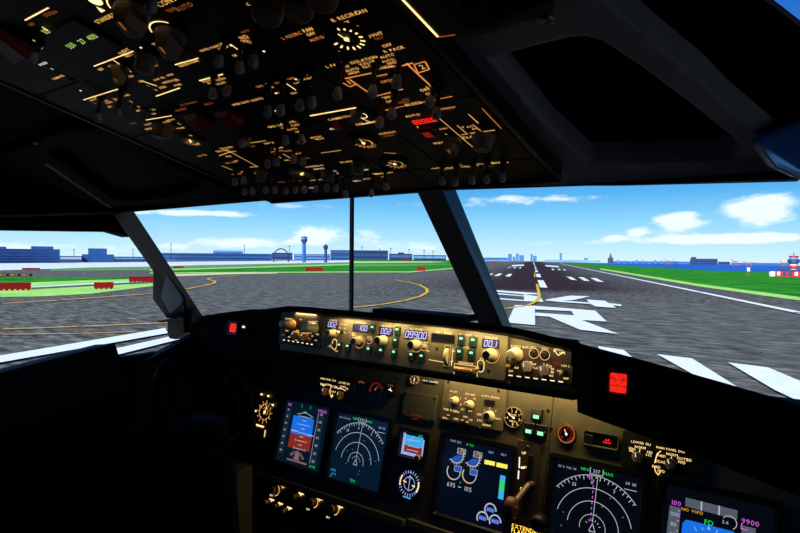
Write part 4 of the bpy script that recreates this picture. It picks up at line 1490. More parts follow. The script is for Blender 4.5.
def dial(m, x, y, r, a0, a1, w=.0016):
    m.arc(x, y, r, w, .0018, a0, a1, 24)


def f(m):
    for x, y in ((457, 455), (473, 458.4)):
        a, b = D3.P(x, y)
        dial(m, a, b, .0165, -140, 20, .0024)
        for q in range(-140, 21, 20):
            c, s = math.cos(math.radians(q)), math.sin(math.radians(q))
            m.line([(a + .0165 * c, b + .0165 * s), (a + .021 * c, b + .021 * s)], .0014, .0018)
        m.rect(a + .002, b + .004, a + .019, b + .0045, .0018)
        m.text('20.3', a + .0105, b + .0095, .0072, .0018)
        m.line([(a + .001, b + .004), (a + .001, b + .0155), (a + .021, b + .0155), (a + .021, b + .004), (a + .001, b + .004)], .0011, .0018)
    for x, y in ((454, 471.5), (469.7, 475)):
        a, b = D3.P(x, y)
        dial(m, a, b, .0165, 150, 370, .002)
        m.line([(a + .001, b + .002), (a + .001, b + .0135), (a + .018, b + .0135), (a + .018, b + .002), (a + .001, b + .002)], .0011, .0018)
    for x, y, t in ((451.5, 484.6, '695'), (468.4, 489.2, '105')):
        a, b = D3.P(x, y)
        m.text(t, a, b, .0092, .0018)
    for x, y in ((490.7, 510), (482.8, 518.2), (495.4, 521.5)):
        a, b = D3.P(x, y)
        dial(m, a, b, .0125, 0, 215, .003)
    a, b = D3.P(456, 441.6)
    m.text('TAT 12C', a, b, .0046, .0018)
    a, b = D3.P(459.7, 487)
    m.line([(a - .003, b), (a + .004, b)], .0018, .0018)


gfx(D3, SWHITE, f, 'dial_marking')


def f(m):
    for x, y in ((457, 455), (473, 458.4)):
        a, b = D3.P(x, y)
        m.poly([(a, b)] + [(a + .0135 * math.cos(math.radians(q)), b + .0135 * math.sin(math.radians(q))) for q in range(-140, 6, 12)], .0014)
    for x, y in ((454, 471.5), (469.7, 475)):
        a, b = D3.P(x, y)
        m.rect(a + .002, b + .003, a + .017, b + .0125, .0014)
    for x, y in ((490.7, 510), (482.8, 518.2), (495.4, 521.5)):
        a, b = D3.P(x, y)
        m.rect(a - .008, b - .004, a + .008, b + .005, .0014)


gfx(D3, M('display_deep_blue', (38, 84, 190), emit=1.0, var=.05), f, 'dial_field_marking')


def f(m):
    for x, y in ((490.7, 510), (482.8, 518.2), (495.4, 521.5)):
        a, b = D3.P(x, y)
        m.text('3920', a, b, .0056, .0018)
    for x, y in ((491.6, 452.4), (504, 454.8)):
        a, b = D3.P(x, y)
        m.text('REV', a, b, .0045, .0018)


gfx(D3, SLAV, f, 'fuel_lettering')
gfx(D3, SYEL, lambda m: [m.poly(Pq(D3, q), .0016) for q in ([(485, 459.6), (495.4, 461.8), (495, 466), (484.6, 463.8)], [(497, 462.3), (508, 464.8), (507.4, 469), (496.5, 466.6)])], 'yellow_bar_marking')
gfx(D3, SCYAN, lambda m: [m.poly(Pq(D3, [(500.6, 474.8), (505.8, 476.2), (503.4, 500), (498.2, 498.4)]), .0014)], 'blue_bar')
gfx(D3, SGREEN, lambda m: [m.poly(Pq(D3, [(501, 479.6), (505.2, 480.8), (504, 491.6), (499.6, 490.4)]), .0018), m.text('R-TO', *D3.P(470.5, 445.2), .0046, .0018), m.text('+', *D3.P(460.6, 482.6), .006, .0018)], 'green_marking')
gfx(D3, SAMB, lambda m: [dial(m, *D3.P(454, 471.5), .0165, 150, 290, .0026), dial(m, *D3.P(469.7, 475), .0165, 150, 290, .0026), dial(m, *D3.P(473, 458.4), .0185, 20, 60, .002), dial(m, *D3.P(457, 455), .0185, 20, 60, .002)], 'amber_arc_marking')

# ---- first officer's primary flight display
D5 = display(mp2(664, 512)[0] + .083, -.002, 'blue and grey attitude display at the bottom right corner', BG_DK)
gfx(D5, SBLUE, lambda m: m.poly(Pq(D5, [(682.6, 523), (685.6, 520), (688, 519.8), (733.5, 531.4), (736.5, 535), (734, 585), (678, 568)]), .0014), 'sky_field')
gfx(D5, SGREY, lambda m: (m.poly(Pq(D5, [(685.6, 497.3), (737.6, 510.4), (737.2, 519.6), (685.4, 506.2)]), .0014), m.poly(Pq(D5, [(670, 505), (681, 508), (676, 560), (664, 556)]), .0014), m.poly(Pq(D5, [(742, 525), (756, 528.6), (752, 580), (738, 576)]), .0014)), 'tape_marking')


def f(m):
    m.line(Pq(D5, [(701.8, 501.4), (701.4, 510.4)]), .0022, .0018)
    m.line(Pq(D5, [(719.4, 505.6), (719, 515)]), .0022, .0018)
    a, b = D5.P(729.6, 522.5)
    m.arc(a, b, .0105, .0012, .0018, -60, 150, 18)
    m.text('2.6', *D5.P(725.4, 522), .0052, .0018)
    for i in range(5):
        m.text(str(100 - 20 * i), *D5.P(674.5 - i * .9, 514 + i * 10), .0062, .0018)
        m.line([D5.P(680.4 - i, 511 + i * 10), D5.P(678 - i, 510.4 + i * 10)], .001, .0018)
    m.poly(Pq(D5, [(709, 525.5), (707.4, 529), (710.4, 529.8)]), .0018)
    m.line(Pq(D5, [(697, 531), (694, 526)]), .001, .0018)
    m.line(Pq(D5, [(703, 530), (702, 527.4)]), .001, .0018)
    m.line(Pq(D5, [(716, 533), (717.6, 529.6)]), .001, .0018)


gfx(D5, SWHITE, f)
gfx(D5, SGREEN, lambda m: m.text('FD', *D5.P(709, 522.6), .008, .0018), 'green_marking')
gfx(D5, SMAG, lambda m: (m.text('100', *D5.P(676.6, 503), .0078, .0018), m.text('9900', *D5.P(750.4, 522.4), .0078, .0018), m.line(Pq(D5, [(680, 517), (677.8, 515.2), (680, 513.6)]), .0014, .0018), m.line(Pq(D5, [(742, 523), (741, 528.5), (748, 530.2)]), .0014, .0018)), 'magenta_marking')
gfx(D5, SAMB, lambda m: m.text('NO VSPD', *D5.P(692.4, 511), .005, .0018), 'amber_marking')

# ---- standby column: blank plate, standby attitude display, compass indicator
BP = Unit(MAIN, *mp2(420, 406), 'cover_plate', 'blank khaki cover plate with four screws above the small standby display', 'plate')
a, b = BP.P(405.5, 391)
c, d = BP.P(434.6, 422)
MB().plate(a, d, c, b, -.0015, .003, .002, .001).build('plate', KHAKI, BP.t)
screws(BP, [(a + .006, b - .005), (c - .006, b - .005), (a + .005, d + .006), (c - .005, d + .006)], .003, .003)
texts(BP, 'red_lettering', REDDIM, [('AUTO LAND', 417, 415.4, .0036), ('INHIBIT', 416, 419, .0036)], .0034)
SI = Unit(MAIN, *mp2(413.6, 445), 'standby_display', 'small bright standby attitude display with orange knob', 'display')
a, b = SI.P(405, 430.5)
c, d = SI.P(422.4, 460.6)
MB().frame(a - .010, d - .006, c + .010, b + .006, .008, -.0015, .01, .002, .004).build('bezel', BLACK, SI.t)
SI.s = MB().rect(a - .003, d + .001, c + .003, b - .001, .0015).build('screen', BG_EIC, SI.t)
gfx(SI, SCYAN, lambda m: m.rect(a + .006, (b + d) / 2 - .002, c - .004, b - .008, .002), 'sky_field')
gfx(SI, SBROWN, lambda m: m.rect(a + .006, d + .012, c - .004, (b + d) / 2 - .002, .002), 'earth_field')
gfx(SI, SLAV, lambda m: (m.rect(a - .001, d + .004, a + .006, b - .005, .0019), m.rect(c - .004, d + .008, c, b - .012, .0019), m.rect(a + .005, d + .004, c - .016, d + .011, .0019)), 'tape_marking')
gfx(SI, SGREEN, lambda m: m.text('1013', c - .013, b - .005, .005, .0022), 'green_marking')
gfx(SI, SWHITE, lambda m: (m.line([(a + .012, (b + d) / 2 + .01), (c - .012, (b + d) / 2 + .012)], .0018, .0025), m.line([(a + .014, (b + d) / 2 - .003), (c - .012, (b + d) / 2 - .003)], .0016, .0025), m.line([(a + .018, (b + d) / 2 + .006), (a + .028, (b + d) / 2 + .02)], .0014, .0025), m.line([(a + .014, (b + d) / 2 - .012), (c - .013, (b + d) / 2 - .012)], .0016, .0025)))
x, y = SI.P(420, 458)
knob(SI, x, y, .0075, .012, M('orange_knob', (200, 130, 60), .4), None, .004)
CI = Unit(MAIN, *mp2(410.8, 483.4), 'compass_indicator', 'round blue-white compass indicator in an eight-sided bezel', 'indicator')
o8 = [(.036 * math.cos(math.radians(q + 22.5)), .036 * math.sin(math.radians(q + 22.5))) for q in range(0, 360, 45)]
MB().prism([(x, y, -.0015) for x, y in o8], [(x * .96, y * .96, .006) for x, y in o8]).build('bezel', M('blue_black_bezel', (34, 34, 52), .4), CI.t)
CK_ = 1.18
cf = MB().lathe(0, 0, [(.0325, .006), (.032, .0064)], 28).build('dial_face', BG_EIC, CI.t)
m = MB()
for q in range(0, 360, 15):
    c_, s_ = math.cos(math.radians(q)), math.sin(math.radians(q))
    m.line([(.022 * c_, .022 * s_), (.0285 * c_, .0285 * s_)], .0018, .0068)
m.line([(0, -.017), (0, .017)], .0018, .0068)
m.line([(-.005, .011), (0, .018), (.005, .011)], .0016, .0068)
m.arc(0, 0, .0145, .0016, .0068)
m.poly([(-.003, .024), (.003, .024), (0, .028)], .0068)
m.build('dial_marking', SLAV, cf)
m = MB()
m.line([(-.017, .003), (-.008, .001)], .0024, .0069)
m.line([(.008, -.002), (.016, -.004)], .0024, .0069)
m.arc(0, 0, .0255, .0024, .0069, 145, 200, 8)
m.arc(0, 0, .0255, .0024, .0069, -35, 20, 8)
m.build('amber_marking', CREAM, cf)
m = MB().line([(-.012, -.0305), (.010, -.0308)], .003, .0069)
m.build('cyan_marking', SCYAN, cf)

# ---- clock, pill label
CK = Unit(MAIN, *mp2(414.6, 379.6), 'panel_clock', 'small round tan-rimmed dial with white figure at the top of the panel', 'dial')
gauge(CK, 0, 0, .0118, -.0015, BLACK, CREAM, KNOBT, 8, 0, 315, None, 90, 'clock_case')
MB().text('1', .001, 0, .011, .0032).build('figure', WARMW, CK.t)
PL = Unit(MAIN, *mp2(430.4, 381.4), 'label_plate', 'small dark plate with a line of white text beside the round tan dial', 'label')
MB().plate(-.0165, -.0042, .0165, .0042, -.0015, .001, .004, .0006).build('plate', BLACK, PL.t)
MB().text('YAW DAMPER', 0, 0, .0042, .0014).build('lettering', WARMW, PL.t)
SD = Unit(MAIN, *mp2(391.6, 389.4), 'annunciator_box', 'small dark two-line warning box left of the blank cover plate', 'indicator')
MB().plate(-.0135, -.0165, .0135, .0155, -.0015, .005, .002, .001).build('box', BLACK, SD.t)
MB().text('STBY', -.001, .009, .0048, .0054).build('lettering', DIMA, SD.t)
m = MB().line([(-.006, -.001), (.006, -.004)], .002, .0054)
m.line([(-.001, .003), (.001, -.002)], .002, .0054).build('mark', WARMW, SD.t)
DG = Unit(MAIN, *mp2(371, 397), 'dark_gauge_panel', 'unlit dark gauge panel above the blue-tinted navigation display', 'gauge panel')
a, b = DG.P(352.6, 380.5)
c, d = DG.P(386.6, 408)
MB().plate(a, d + .006, c, b, -.0015, .004, .003, .001).build('faceplate', BLACK, DG.t)
x, y = DG.P(377, 389.4)
gauge(DG, x, y, .02, .004, GLASSB, REDDIM, KNOBD, 9, 20, 200, None, 60, 'gauge', DIMA)
x, y = DG.P(362, 388)
gauge(DG, x, y, .02, .004, GLASSB, DIMA, KNOBD, 5, 60, 120, None, 100, 'gauge', BLACK)

# ---- speed reference / autobrake unit
AB = Unit(MAIN, *mp2(473, 404), 'autobrake_panel', 'raised khaki unit with cream knobs for speed reference and autobrake', 'control panel')
a, b = AB.P(445.6, 377.6)
c, d = AB.P(502.6, 431)
MB().plate(a, d - .002, c, b, -.0015, .004, .003, .0012).build('faceplate', KHAKI2, AB.t)
h0 = .004
for x, y in ((456, 401), (471, 405)):
    u, v = AB.P(x, y)
    k_ = knob(AB, u, v, .0088, .014, KNOBC, None, h0)
    MB().lathe(u, v, [(.0062, h0 + .013), (.006, h0 + .021), (.0045, h0 + .021)], 16).build('inner_knob', KNOBC, k_)
u, v = AB.P(490.6, 416.6)
k_ = knob(AB, u, v, .0108, .018, KNOBC, None, h0)
u, v = AB.P(490.4, 402.4)
MB().plate(u - .0125, v - .0055, u + .0125, v + .0055, h0, h0 + .002, .001, .0006).build('message_window', BLACK, AB.t)
for x, y, lab in ((463.6, 421, 1), (468.6, 423, 1), (449.6, 416, 0)):
    u, v = AB.P(x, y)
    button(AB, u, v, .009, .009, KNOBD, AMBER, h0, .003)
lines_px(AB, 'divider_line', DIMA, [([(479.6, 396), (476.6, 418)], .0016)], h0 + .0005)
texts(AB, 'lettering', CREAM, [('N1 SET', 454.6, 391.8, .0044), ('1', 451, 395.4, .004), ('SPD REF', 471, 394.6, .0044), ('V1', 466.6, 398.6, .0038), ('VR', 475.4, 399, .0038), ('2', 461.4, 398.4, .0038), ('AUTO BRAKE', 491.4, 397, .0044), ('FUEL FLOW', 451.4, 410.2, .0042), ('RATE', 457.4, 412, .0036), ('RESET', 446.6, 418, .0036), ('USED', 457, 419, .0036), ('SET', 463.6, 409.6, .0038), ('WT', 471, 411.4, .0038),
                            ('MFD', 466.6, 417, .004), ('C/R', 471.6, 420, .0036), ('1', 485.4, 410.4, .004), ('2', 490.6, 408.4, .004), ('3', 496.6, 411, .004), ('MAX', 498.6, 418.8, .004), ('OFF', 480.4, 414.6, .004), ('RTO', 480.6, 420.6, .004), ('DISARM', 487.4, 425.2, .0036), ('N1', 461.8, 404.6, .0036)], h0 + .0005)
screws(AB, [AB.P(449.4, 381.6), AB.P(499.4, 390.8), AB.P(480, 428.6)], h0, .0034)
# ---- gauges at the right of it
BG = Unit(MAIN, *mp2(513.6, 417.6), 'brake_pressure_gauge', 'round black gauge with tan rim and cream figures right of the autobrake unit', 'gauge')
gauge(BG, 0, 0, .0205, -.0015, GLASSB, CREAM, KHAKI2, 8, -90, 190, ['4', '3', '2', '1', '0', '1'], 150, 'gauge_case')
MB().text('BRAKE', -.002, .0055, .0035, .0014).text('PRESS', -.001, -.008, .0035, .0014).build('lettering', CREAM, BG.t)
GLs = [(537.4, 414.6, 'green lit gear light, top one of three beside the tan-rimmed gauge'), (529.8, 429, 'green lit gear light, lower left of three beside the tan-rimmed gauge'), (541.6, 431.2, 'green lit gear light, lower right of three beside the tan-rimmed gauge')]
for x, y, lb in GLs:
    U = Unit(MAIN, *mp2(x, y), 'gear_light', lb, 'indicator light', 'green landing gear lights')
    MB().plate(-.0122, -.0125, .0122, .0125, -.0015, .006, .002, .0012).build('housing', BLACK, U.t)
    MB().plate(-.0105, -.0105, .0105, -.0005, .0055, .0068, .001, .0005).build('lens_body', GREENB, U.t)
    MB().rect(-.0062, -.0085, .0062, -.0015, .0071).build('lens', GREENL, U.t)
    if lb.find('top') > 0:
        MB().plate(-.0105, .0005, .0105, .0105, .0055, .0068, .001, .0005).build('upper_lens', M('unlit_lens', (70, 78, 70), .4), U.t)
FG = Unit(MAIN, *mp2(566.4, 434), 'flap_gauge', 'round gauge with glowing red-orange figures and a white hub', 'gauge')
gauge(FG, 0, 0, .0185, -.0015, GLASSB, REDDIM, M('copper_rim', (70, 36, 26), .4), 9, -60, 220, ['40', '30', '25', '15', '10', '5', '2', '1', 'UP'], 110, 'gauge_case', WARMW)
m = MB().arc(0, 0, .0165, .0026, .0013, 0, 360, 30)
m.build('red_ring', DIMA, FG.t)
AF = Unit(MAIN, *mp2(602, 440), 'warning_annunciator', 'dark rectangular warning panel with a tiny red readout', 'indicator panel')
a, b = AF.P(584, 430.4)
c, d = AF.P(619, 447)
MB().frame(a, d - .008, c, b + .002, .003, -.0015, .004, .001, .005).build('frame', KHAKI, AF.t)
MB().rect(a + .002, d - .006, c - .002, b, .0006).build('glass', GLASSB, AF.t)
x, y = AF.P(588.6, 441)
MB().plate(x - .0085, y - .013, x + .0085, y + .012, .0006, .003, .001, .0006).build('key', BLACK, AF.t)
x, y = AF.P(607.4, 441.4)
MB().text('A/P', x, y + .0025, .0036, .0018).text('P/RST', x, y - .0025, .0036, .0018).build('red_readout', REDD, AF.t)
# ---- display selectors
SR = Unit(MAIN, *mp2(654, 456), 'display_selector_panel', 'dark panel with two knobs and cream lettering above the bottom right display', 'control panel')
a, b = SR.P(622, 441)
c, d = SR.P(706, 470)
MB().plate(a, d - .02, c, b + .022, -.0015, .0015, .003, .0008).build('faceplate', OVB, SR.t)
h0 = .0015
u, v = SR.P(638, 457.4)
selector(SR, u, v, .0098, .018, KNOBG, h0, 100)
u, v = SR.P(671, 464)
selector(SR, u, v, .0098, .018, KNOBG, h0, 110)
texts(SR, 'lettering', CREAM, [('LOWER DU', 641, 443, .0042), ('NORM', 640.4, 447.4, .0044), ('ENG', 632.4, 448.6, .004), ('PRI', 631.8, 451, .004), ('ND', 650, 452.4, .0044), ('SYS', 648.8, 455.2, .004), ('MAIN PANEL DUS', 670.6, 449.6, .0038), ('NORM', 672.2, 454.6, .0044), ('OUTBD', 684.4, 459.2, .0046), ('PFD', 682, 462.4, .0046), ('INBD', 661.6, 455.8, .0042), ('EICAS', 660, 461.6, .0042), ('INBD', 656.4, 466.8, .0042), ('MFD', 661.4, 471.2, .0042)], h0 + .0004)
lines_px(SR, 'line_marking', CREAM, [([(655, 463), (657.2, 454), (661, 451)], .0014), ([(654.6, 466), (655.4, 471), (658.4, 475), (660.6, 471.6)], .0014), ([(640.2, 449), (639.6, 452)], .0012), ([(671.8, 456.6), (671.4, 459)], .0012)], h0 + .0004)
SL = Unit(MAIN, *mp2(334, 390), 'display_selector_panel', 'dark panel with two knobs and amber lettering above the small displays on the left', 'control panel')
a, b = SL.P(319.4, 377)
c, d = SL.P(350.4, 402)
MB().plate(a, d - .002, c, b + .012, -.0015, .0015, .003, .0008).build('faceplate', OVB, SL.t)
for x, y in ((327, 392), (342, 395.6)):
    u, v = SL.P(x, y)
    selector(SL, u, v, .0105, .018, KNOBT, h0, 80)
texts(SL, 'lettering', CREAM, [('MAIN PANEL DUS', 328.6, 379.6, .0044), ('LOWER DU', 344.6, 383.2, .0046), ('INBD', 323, 384.4, .0046), ('NORM', 328.4, 384.8, .0046), ('OUTBD', 334.4, 386.6, .0046), ('EICAS', 333.4, 391.6, .0044), ('PFD', 332.4, 396, .0044), ('ENG PRI', 338.4, 388, .0042), ('NORM', 343.4, 386.8, .0044), ('ND', 347.4, 388.8, .0044)], h0 + .0004)
lines_px(SL, 'line_marking', CREAM, [([(332, 386), (330, 391), (332, 398), (333, 394)], .0016), ([(321, 383), (324, 386), (326, 385)], .0018), ([(338, 389), (341, 388), (346, 391)], .0016)], h0 + .0004)
KL = Unit(MAIN, *mp2(265, 412), 'clock_panel', 'round clock glowing orange at the left end of the panel', 'clock')
gauge(KL, 0, 0, .034, -.0015, GLASSB, AMBER, BLACK, 12, 0, 330, ['3', '2', '1', '12', '11', '10', '9', '8', '7', '6', '5', '4'], 75, 'clock_case', CREAM)
m = MB().arc(0, .0, .022, .0016, .0014, 100, 330, 24)
m.arc(.002, .002, .011, .0018, .0014, -60, 150, 14)
m.build('dial_ring', ORANGE, KL.t)
m = MB()
for x, y in ((262.6, 394.4), (269.4, 396), (256.6, 411), (273.8, 405)):
    m.rect(KL.P(x, y)[0] - .004, KL.P(x, y)[1] - .0025, KL.P(x, y)[0] + .005, KL.P(x, y)[1] + .0025, .0046)
m.line(Pq(KL, [(255.6, 424.6), (264, 427)]), .005, .0012)
m.line(Pq(KL, [(265.6, 430), (264.6, 437)]), .003, .0012)
m.build('lettering', CREAM, KL.t)
# ---- lower lighting panel
LL = Unit(MAIN, *mp2(304, 500), 'lighting_panel', 'dark panel with seven dimmer knobs at the lower left', 'control panel')
a, b = LL.P(262, 484)
c, d = LL.P(352, 520)
MB().plate(a - .03, d - .06, c + .01, b - .005, -.0015, .0015, .003, .0008).build('faceplate', OVB, LL.t)
for x, y, r in ((276, 490, .0105), (297, 496.6, .007), (314.6, 502, .0095), (335, 508.6, .0105), (268.6, 502, .0068), (278, 506, .0068), (286.4, 510.6, .0068)):
    u, v = LL.P(x, y)
    k_ = knob(LL, u, v, r, .014, KNOBT, None, h0)
    if r > .009:
        MB().arc(u, v, r * 1.35, .0022, h0 + .0006, -80, 60, 14).build('lit_arc', AMBER, k_)
m = MB()
for x, y in ((283.6, 486), (301.6, 493.6), (320.4, 499), (340.6, 506.6), (272.4, 499.6), (281, 503.4), (290, 507.8)):
    u, v = LL.P(x, y)
    m.line([(u - .009, v), (u + .009, v)], .0036, h0 + .0005)
    m.line([(u, v), (u - .001, v - .006)], .003, h0 + .0005)
m.build('lit_bar_marking', CREAM, LL.t)
texts(LL, 'lettering', WARMW, [('BRT', 272, 495.4, .0046), ('OFF', 308.4, 509.2, .0046), ('BRT', 328.6, 517.4, .0046)], h0 + .0005)
texts(LL, 'dim_lettering', REDDIM, [('MAIN PANEL', 288.4, 481.6, .0056), ('BACKGROUND', 326, 495.4, .0056), ('AFDS FLOOD', 346, 502.2, .0056), ('OUTBD', 306.4, 488.6, .005)], h0 + .0005)
# ---- landing gear lever
GR = Unit(MAIN, *mp2(529, 480), 'landing_gear_lever', 'landing gear lever with round wheel-shaped knob between the two large displays', 'lever')
a, b = GR.P(519, 441)
c, d = GR.P(545, 440)
MB().plate(a - .002, -.09, c - .006, .075, -.0015, .003, .004, .001).build('faceplate', OVP, GR.t)
x, y = GR.P(531, 460)
MB().plate(x - .006, -.055, x + .006, .05, .003, .0042, .004, .0005).build('slot', BLACK, GR.t)
p1 = Vector((*GR.P(533, 484), .004))
lev = at(511, 507.5, 1.0)
q = lev - GR.pl.pt(GR.u, GR.v)
p2 = Vector((q.dot(MAIN.u), q.dot(MAIN.v), q.dot(MAIN.n)))
sh = MB().tube(p1, p1 + Vector((0, 0, .02)), .006, .0055, 12)
sh.tube(p1 + Vector((0, 0, .02)), p2, .0055, .0062, 12)
sh.build('lever_shaft', M('brown_lever_paint', (110, 82, 58), .4), GR.t)
w = MB().lathe(0, 0, [(.0135, -.010), (.019, -.008), (.0205, 0), (.019, .008), (.0135, .010), (.007, .011)], 24)
w.v = [(p2.x + z_, p2.y + y_, p2.z + x_) for x_, y_, z_ in w.v]
wh = fixn(w.build('wheel_knob', M('brown_wheel_knob', (120, 78, 54), .45), GR.t))
MB().tube(p2 + Vector((.0105, 0, 0)), p2 + Vector((.0125, 0, 0)), .005, .004, 12).build('hub', M('red_brown_hub', (150, 62, 44), .4), wh)
lines_px(GR, 'line_marking', WARMW, [([(520.2, 457), (519.8, 468)], .0026), ([(519.4, 470.5), (518.8, 479)], .0026), ([(521.4, 467.6), (525.4, 467.6)], .004)], .0035)
texts(GR, 'lettering', CREAM, [('UP', 524.6, 453, .0055), ('OFF', 526.4, 467.2, .004), ('DN', 523.4, 489, .0055)], .0035)
screws(GR, [GR.P(528, 447), GR.P(545.6, 440)], .003, .0034)
GP_ = Unit(MAIN, *mp2(524.5, 523), 'speed_placard', 'glowing amber placard of closely set lettering below the gear lever', 'placard')
MB().plate(-.03, -.035, .03, .024, -.0015, .001, .003, .0006).build('plate', OVB, GP_.t)
m = MB()
for i, s in enumerate(('LIMIT IAS', 'EXTEND 270', 'RETRACT 235', 'EXTENDED 320', 'FLAPS LIMIT', '1-250 2-250')):
    m.text(s, -.025, .017 - i * .0092, .0078, .0015, 'l')
m.build('lettering', M('gold_legend', (255, 196, 64), emit=2.2, var=.2), GP_.t)
GC = thing('gear_handle_guard', 'dark round knob at the lower left edge of the right navigation display', 'knob', MAIN.pt(*mp2(542, 522)), None, MAIN)
MB().lathe(0, 0, [(.018, -.0015), (.018, .02), (.015, .03), (.009, .034)], 20).build('knob_body', BLACK, GC)
# ---- captain's control yoke, mostly in the dark
yk = at(205, 432, .66)
Y0 = thing('control_yoke', 'black control yoke in the shadow at the lower left', 'control yoke', Vector((yk.x, yk.y, FL)))
zz = yk.z - FL
MB().tube((.02, .10, 0), (.01, .03, zz - .03), .028, .022, 14).build('column', YOKE, Y0)
m = MB()
m.box(-.035, -.03, zz - .045, .035, .03, zz + .03)
m.build('hub', YOKE, Y0, bevel=.01)
for s in (-1, 1):
    pts = [(s * .03, 0, zz), (s * .10, -.005, zz - .015), (s * .135, -.01, zz + .03), (s * .13, -.012, zz + .085), (s * .105, -.012, zz + .115)]
    m = MB()
    for p, q in zip(pts, pts[1:]):
        m.tube(p, q, .015, n=12)
        m.ball(q, .0152, 12, 8)
    h_ = m.build('handle', YOKE, Y0)
    MB().tube((s * .105, -.02, zz + .115), (s * .105, -.035, zz + .118), .006, n=10).build('trim_switch', YOKE, h_)
MB().box(-.022, -.034, zz - .02, .022, -.029, zz + .012).build('clip_plate', YOKE, Y0)
fc = thing('pedal_housing', 'dark brown column panel left of the lighting panel', 'panel', Vector((at(238, 500, .95).x, .95, FL)))
MB().box(-.02, -.02, 0, .02, .03, at(240, 468, .95).z - FL).build('post', KHAKI, fc)

# ================================================================== OVERHEAD PANEL
op = OVH.px
frame_ = thing('overhead_console', 'dark frame carrying the overhead switch panels', 'panel frame', OVH.pt(.04, .3), None, OVH)
du, dv_ = -.04, -.3
MB().plate(-.222 + du, .014 + dv_, .302 + du, .66 + dv_, -.04, -.0022, .012, .002).build('base_plate', OVB, frame_)
for a, b in ((-.226, -.219), (.296, .303)):
    MB().plate(a + du, .018 + dv_, b + du, .66 + dv_, -.03, .002, .002, .001).build('side_rail', NAVY, frame_)
MB().plate(-.222 + du, .012 + dv_, .302 + du, .0195 + dv_, -.03, .004, .002, .001).build('front_rail', NAVY, frame_)
MODS = {}


def mod(key, u0, u1, v0, v1, label, mat=OVB, name='overhead_switch_panel', cat='switch panel'):
    g = .0007
    U = Unit(OVH, (u0 + u1) / 2, (v0 + v1) / 2, name, label, cat, 'switch panels of the overhead')
    w, h = (u1 - u0) / 2 - g, (v1 - v0) / 2 - g
    MB().plate(-w, -h, w, h, -.0022, 0, .002, .0008).build('faceplate', mat, U.t)
    screws(U, [(sx_ * (w - .005), sy_ * (h - .005)) for sx_ in (-1, 1) for sy_ in (-1, 1)], 0, .0024)
    U.rect = (u0, u1, v0, v1)
    U.leg = {}
    MODS[key] = U
    return U


mod('flt', -.218, -.115, .405, .60, 'overhead panel at the top left corner with a large red switch guard')
mod('fuel', -.218, -.100, .285, .405, 'overhead fuel panel at the left edge with two long toggle switches below a cream line')
mod('fuelx', -.218, -.100, .185, .285, 'small overhead panel at the left edge with a grey knob and a pale tilted dial')
mod('navx', -.218, -.100, .0, .185, 'dark overhead panel at the lower left corner with short toggles')
mod('elec', -.115, .078, .335, .60, 'large overhead electrical panel with green readout and two big selector knobs')
mod('gen', -.100, .078, .245, .335, 'overhead panel with two red guarded switches')
mod('bus', -.100, -.003, .085, .245, 'overhead panel with an angular amber bus line diagram')
mod('apu', -.003, .078, .085, .245, 'overhead panel with clustered amber lettering and short toggles left of the two round gauges')
mod('wip', .078, .172, .37, .60, 'plain overhead panel left of the three big temperature knobs')
mod('emer', .078, .172, .325, .37, 'narrow overhead panel with two toggles side by side under amber lettering')
mod('heat', .078, .172, .24, .325, 'overhead window heat panel with four long toggles in a row')
mod('cabin', .078, .172, .085, .24, 'overhead panel with two round amber-numbered gauges')
mod('temp', .172, .294, .373, .60, 'overhead temperature panel with three big tapered knobs at the top')
mod('air', .172, .294, .236, .373, 'brown overhead air panel with a round pressure gauge and amber duct lines', OVP)
mod('press', .172, .294, .085, .236, 'overhead pressurisation panel with a red digit readout')
mod('lit', -.218, -.075, -.002, -.0005, 'x') if False else None
MODS['navx'].rect = (-.218, -.100, .085, .185)
for o in [c for c in MODS['navx'].t.children]:
    for c in list(o.children):
        bpy.data.objects.remove(c)
    bpy.data.objects.remove(o)
bpy.data.objects.remove(MODS['navx'].t)
mod('navx', -.218, -.100, .085, .185, 'dark overhead panel at the lower left with short toggles')
mod('frl', -.218, -.045, .02, .085, 'front edge overhead panel at the left with a row of landing light toggles')
mod('frm', -.045, .118, .02, .085, 'front edge overhead panel in the middle with start switches')
mod('frr', .118, .294, .02, .085, 'front edge overhead panel at the right with five toggles under amber labels')


def mod_at(u, v):
    for k_, U in MODS.items():
        a, b, c, d = U.rect
        if a <= u < b and c <= v < d:
            return U
    best = min(MODS.values(), key=lambda U: max(U.rect[0] - u, 0, u - U.rect[1]) + max(U.rect[2] - v, 0, v - U.rect[3]))
    return best


def tip(x, y, h, lean=0.0):
    pl = Plane(OVH.o + OVH.n * h, OVH.v)
    u, v = pl.px(x, y)
    v -= lean * h
    U = mod_at(u, v)
    return U, u - U.u, v - U.v


def oleg(kind, fn, x, y):
    u, v = op(x, y)
    U = mod_at(u, v)
    m = U.leg.setdefault(kind, MB())
    fn(m, U)


def otext(s, x, y, sz=.0046, kind='A'):
    v_ = op(x, y)[1]
    sz *= .64 if v_ < .13 else .72 if v_ < .3 else .6
    def fn(m, U):
        a, b = U.P(x, y)
        m.text(s, a, b, sz, .0004)
    oleg(kind, fn, x, y)


def oline(pts, w=.0016, kind='C'):
    def fn(m, U):
        m.line([U.P(*p) for p in pts], w * .78, .0004)
    oleg(kind, fn, sum(p[0] for p in pts) / len(pts), sum(p[1] for p in pts) / len(pts))


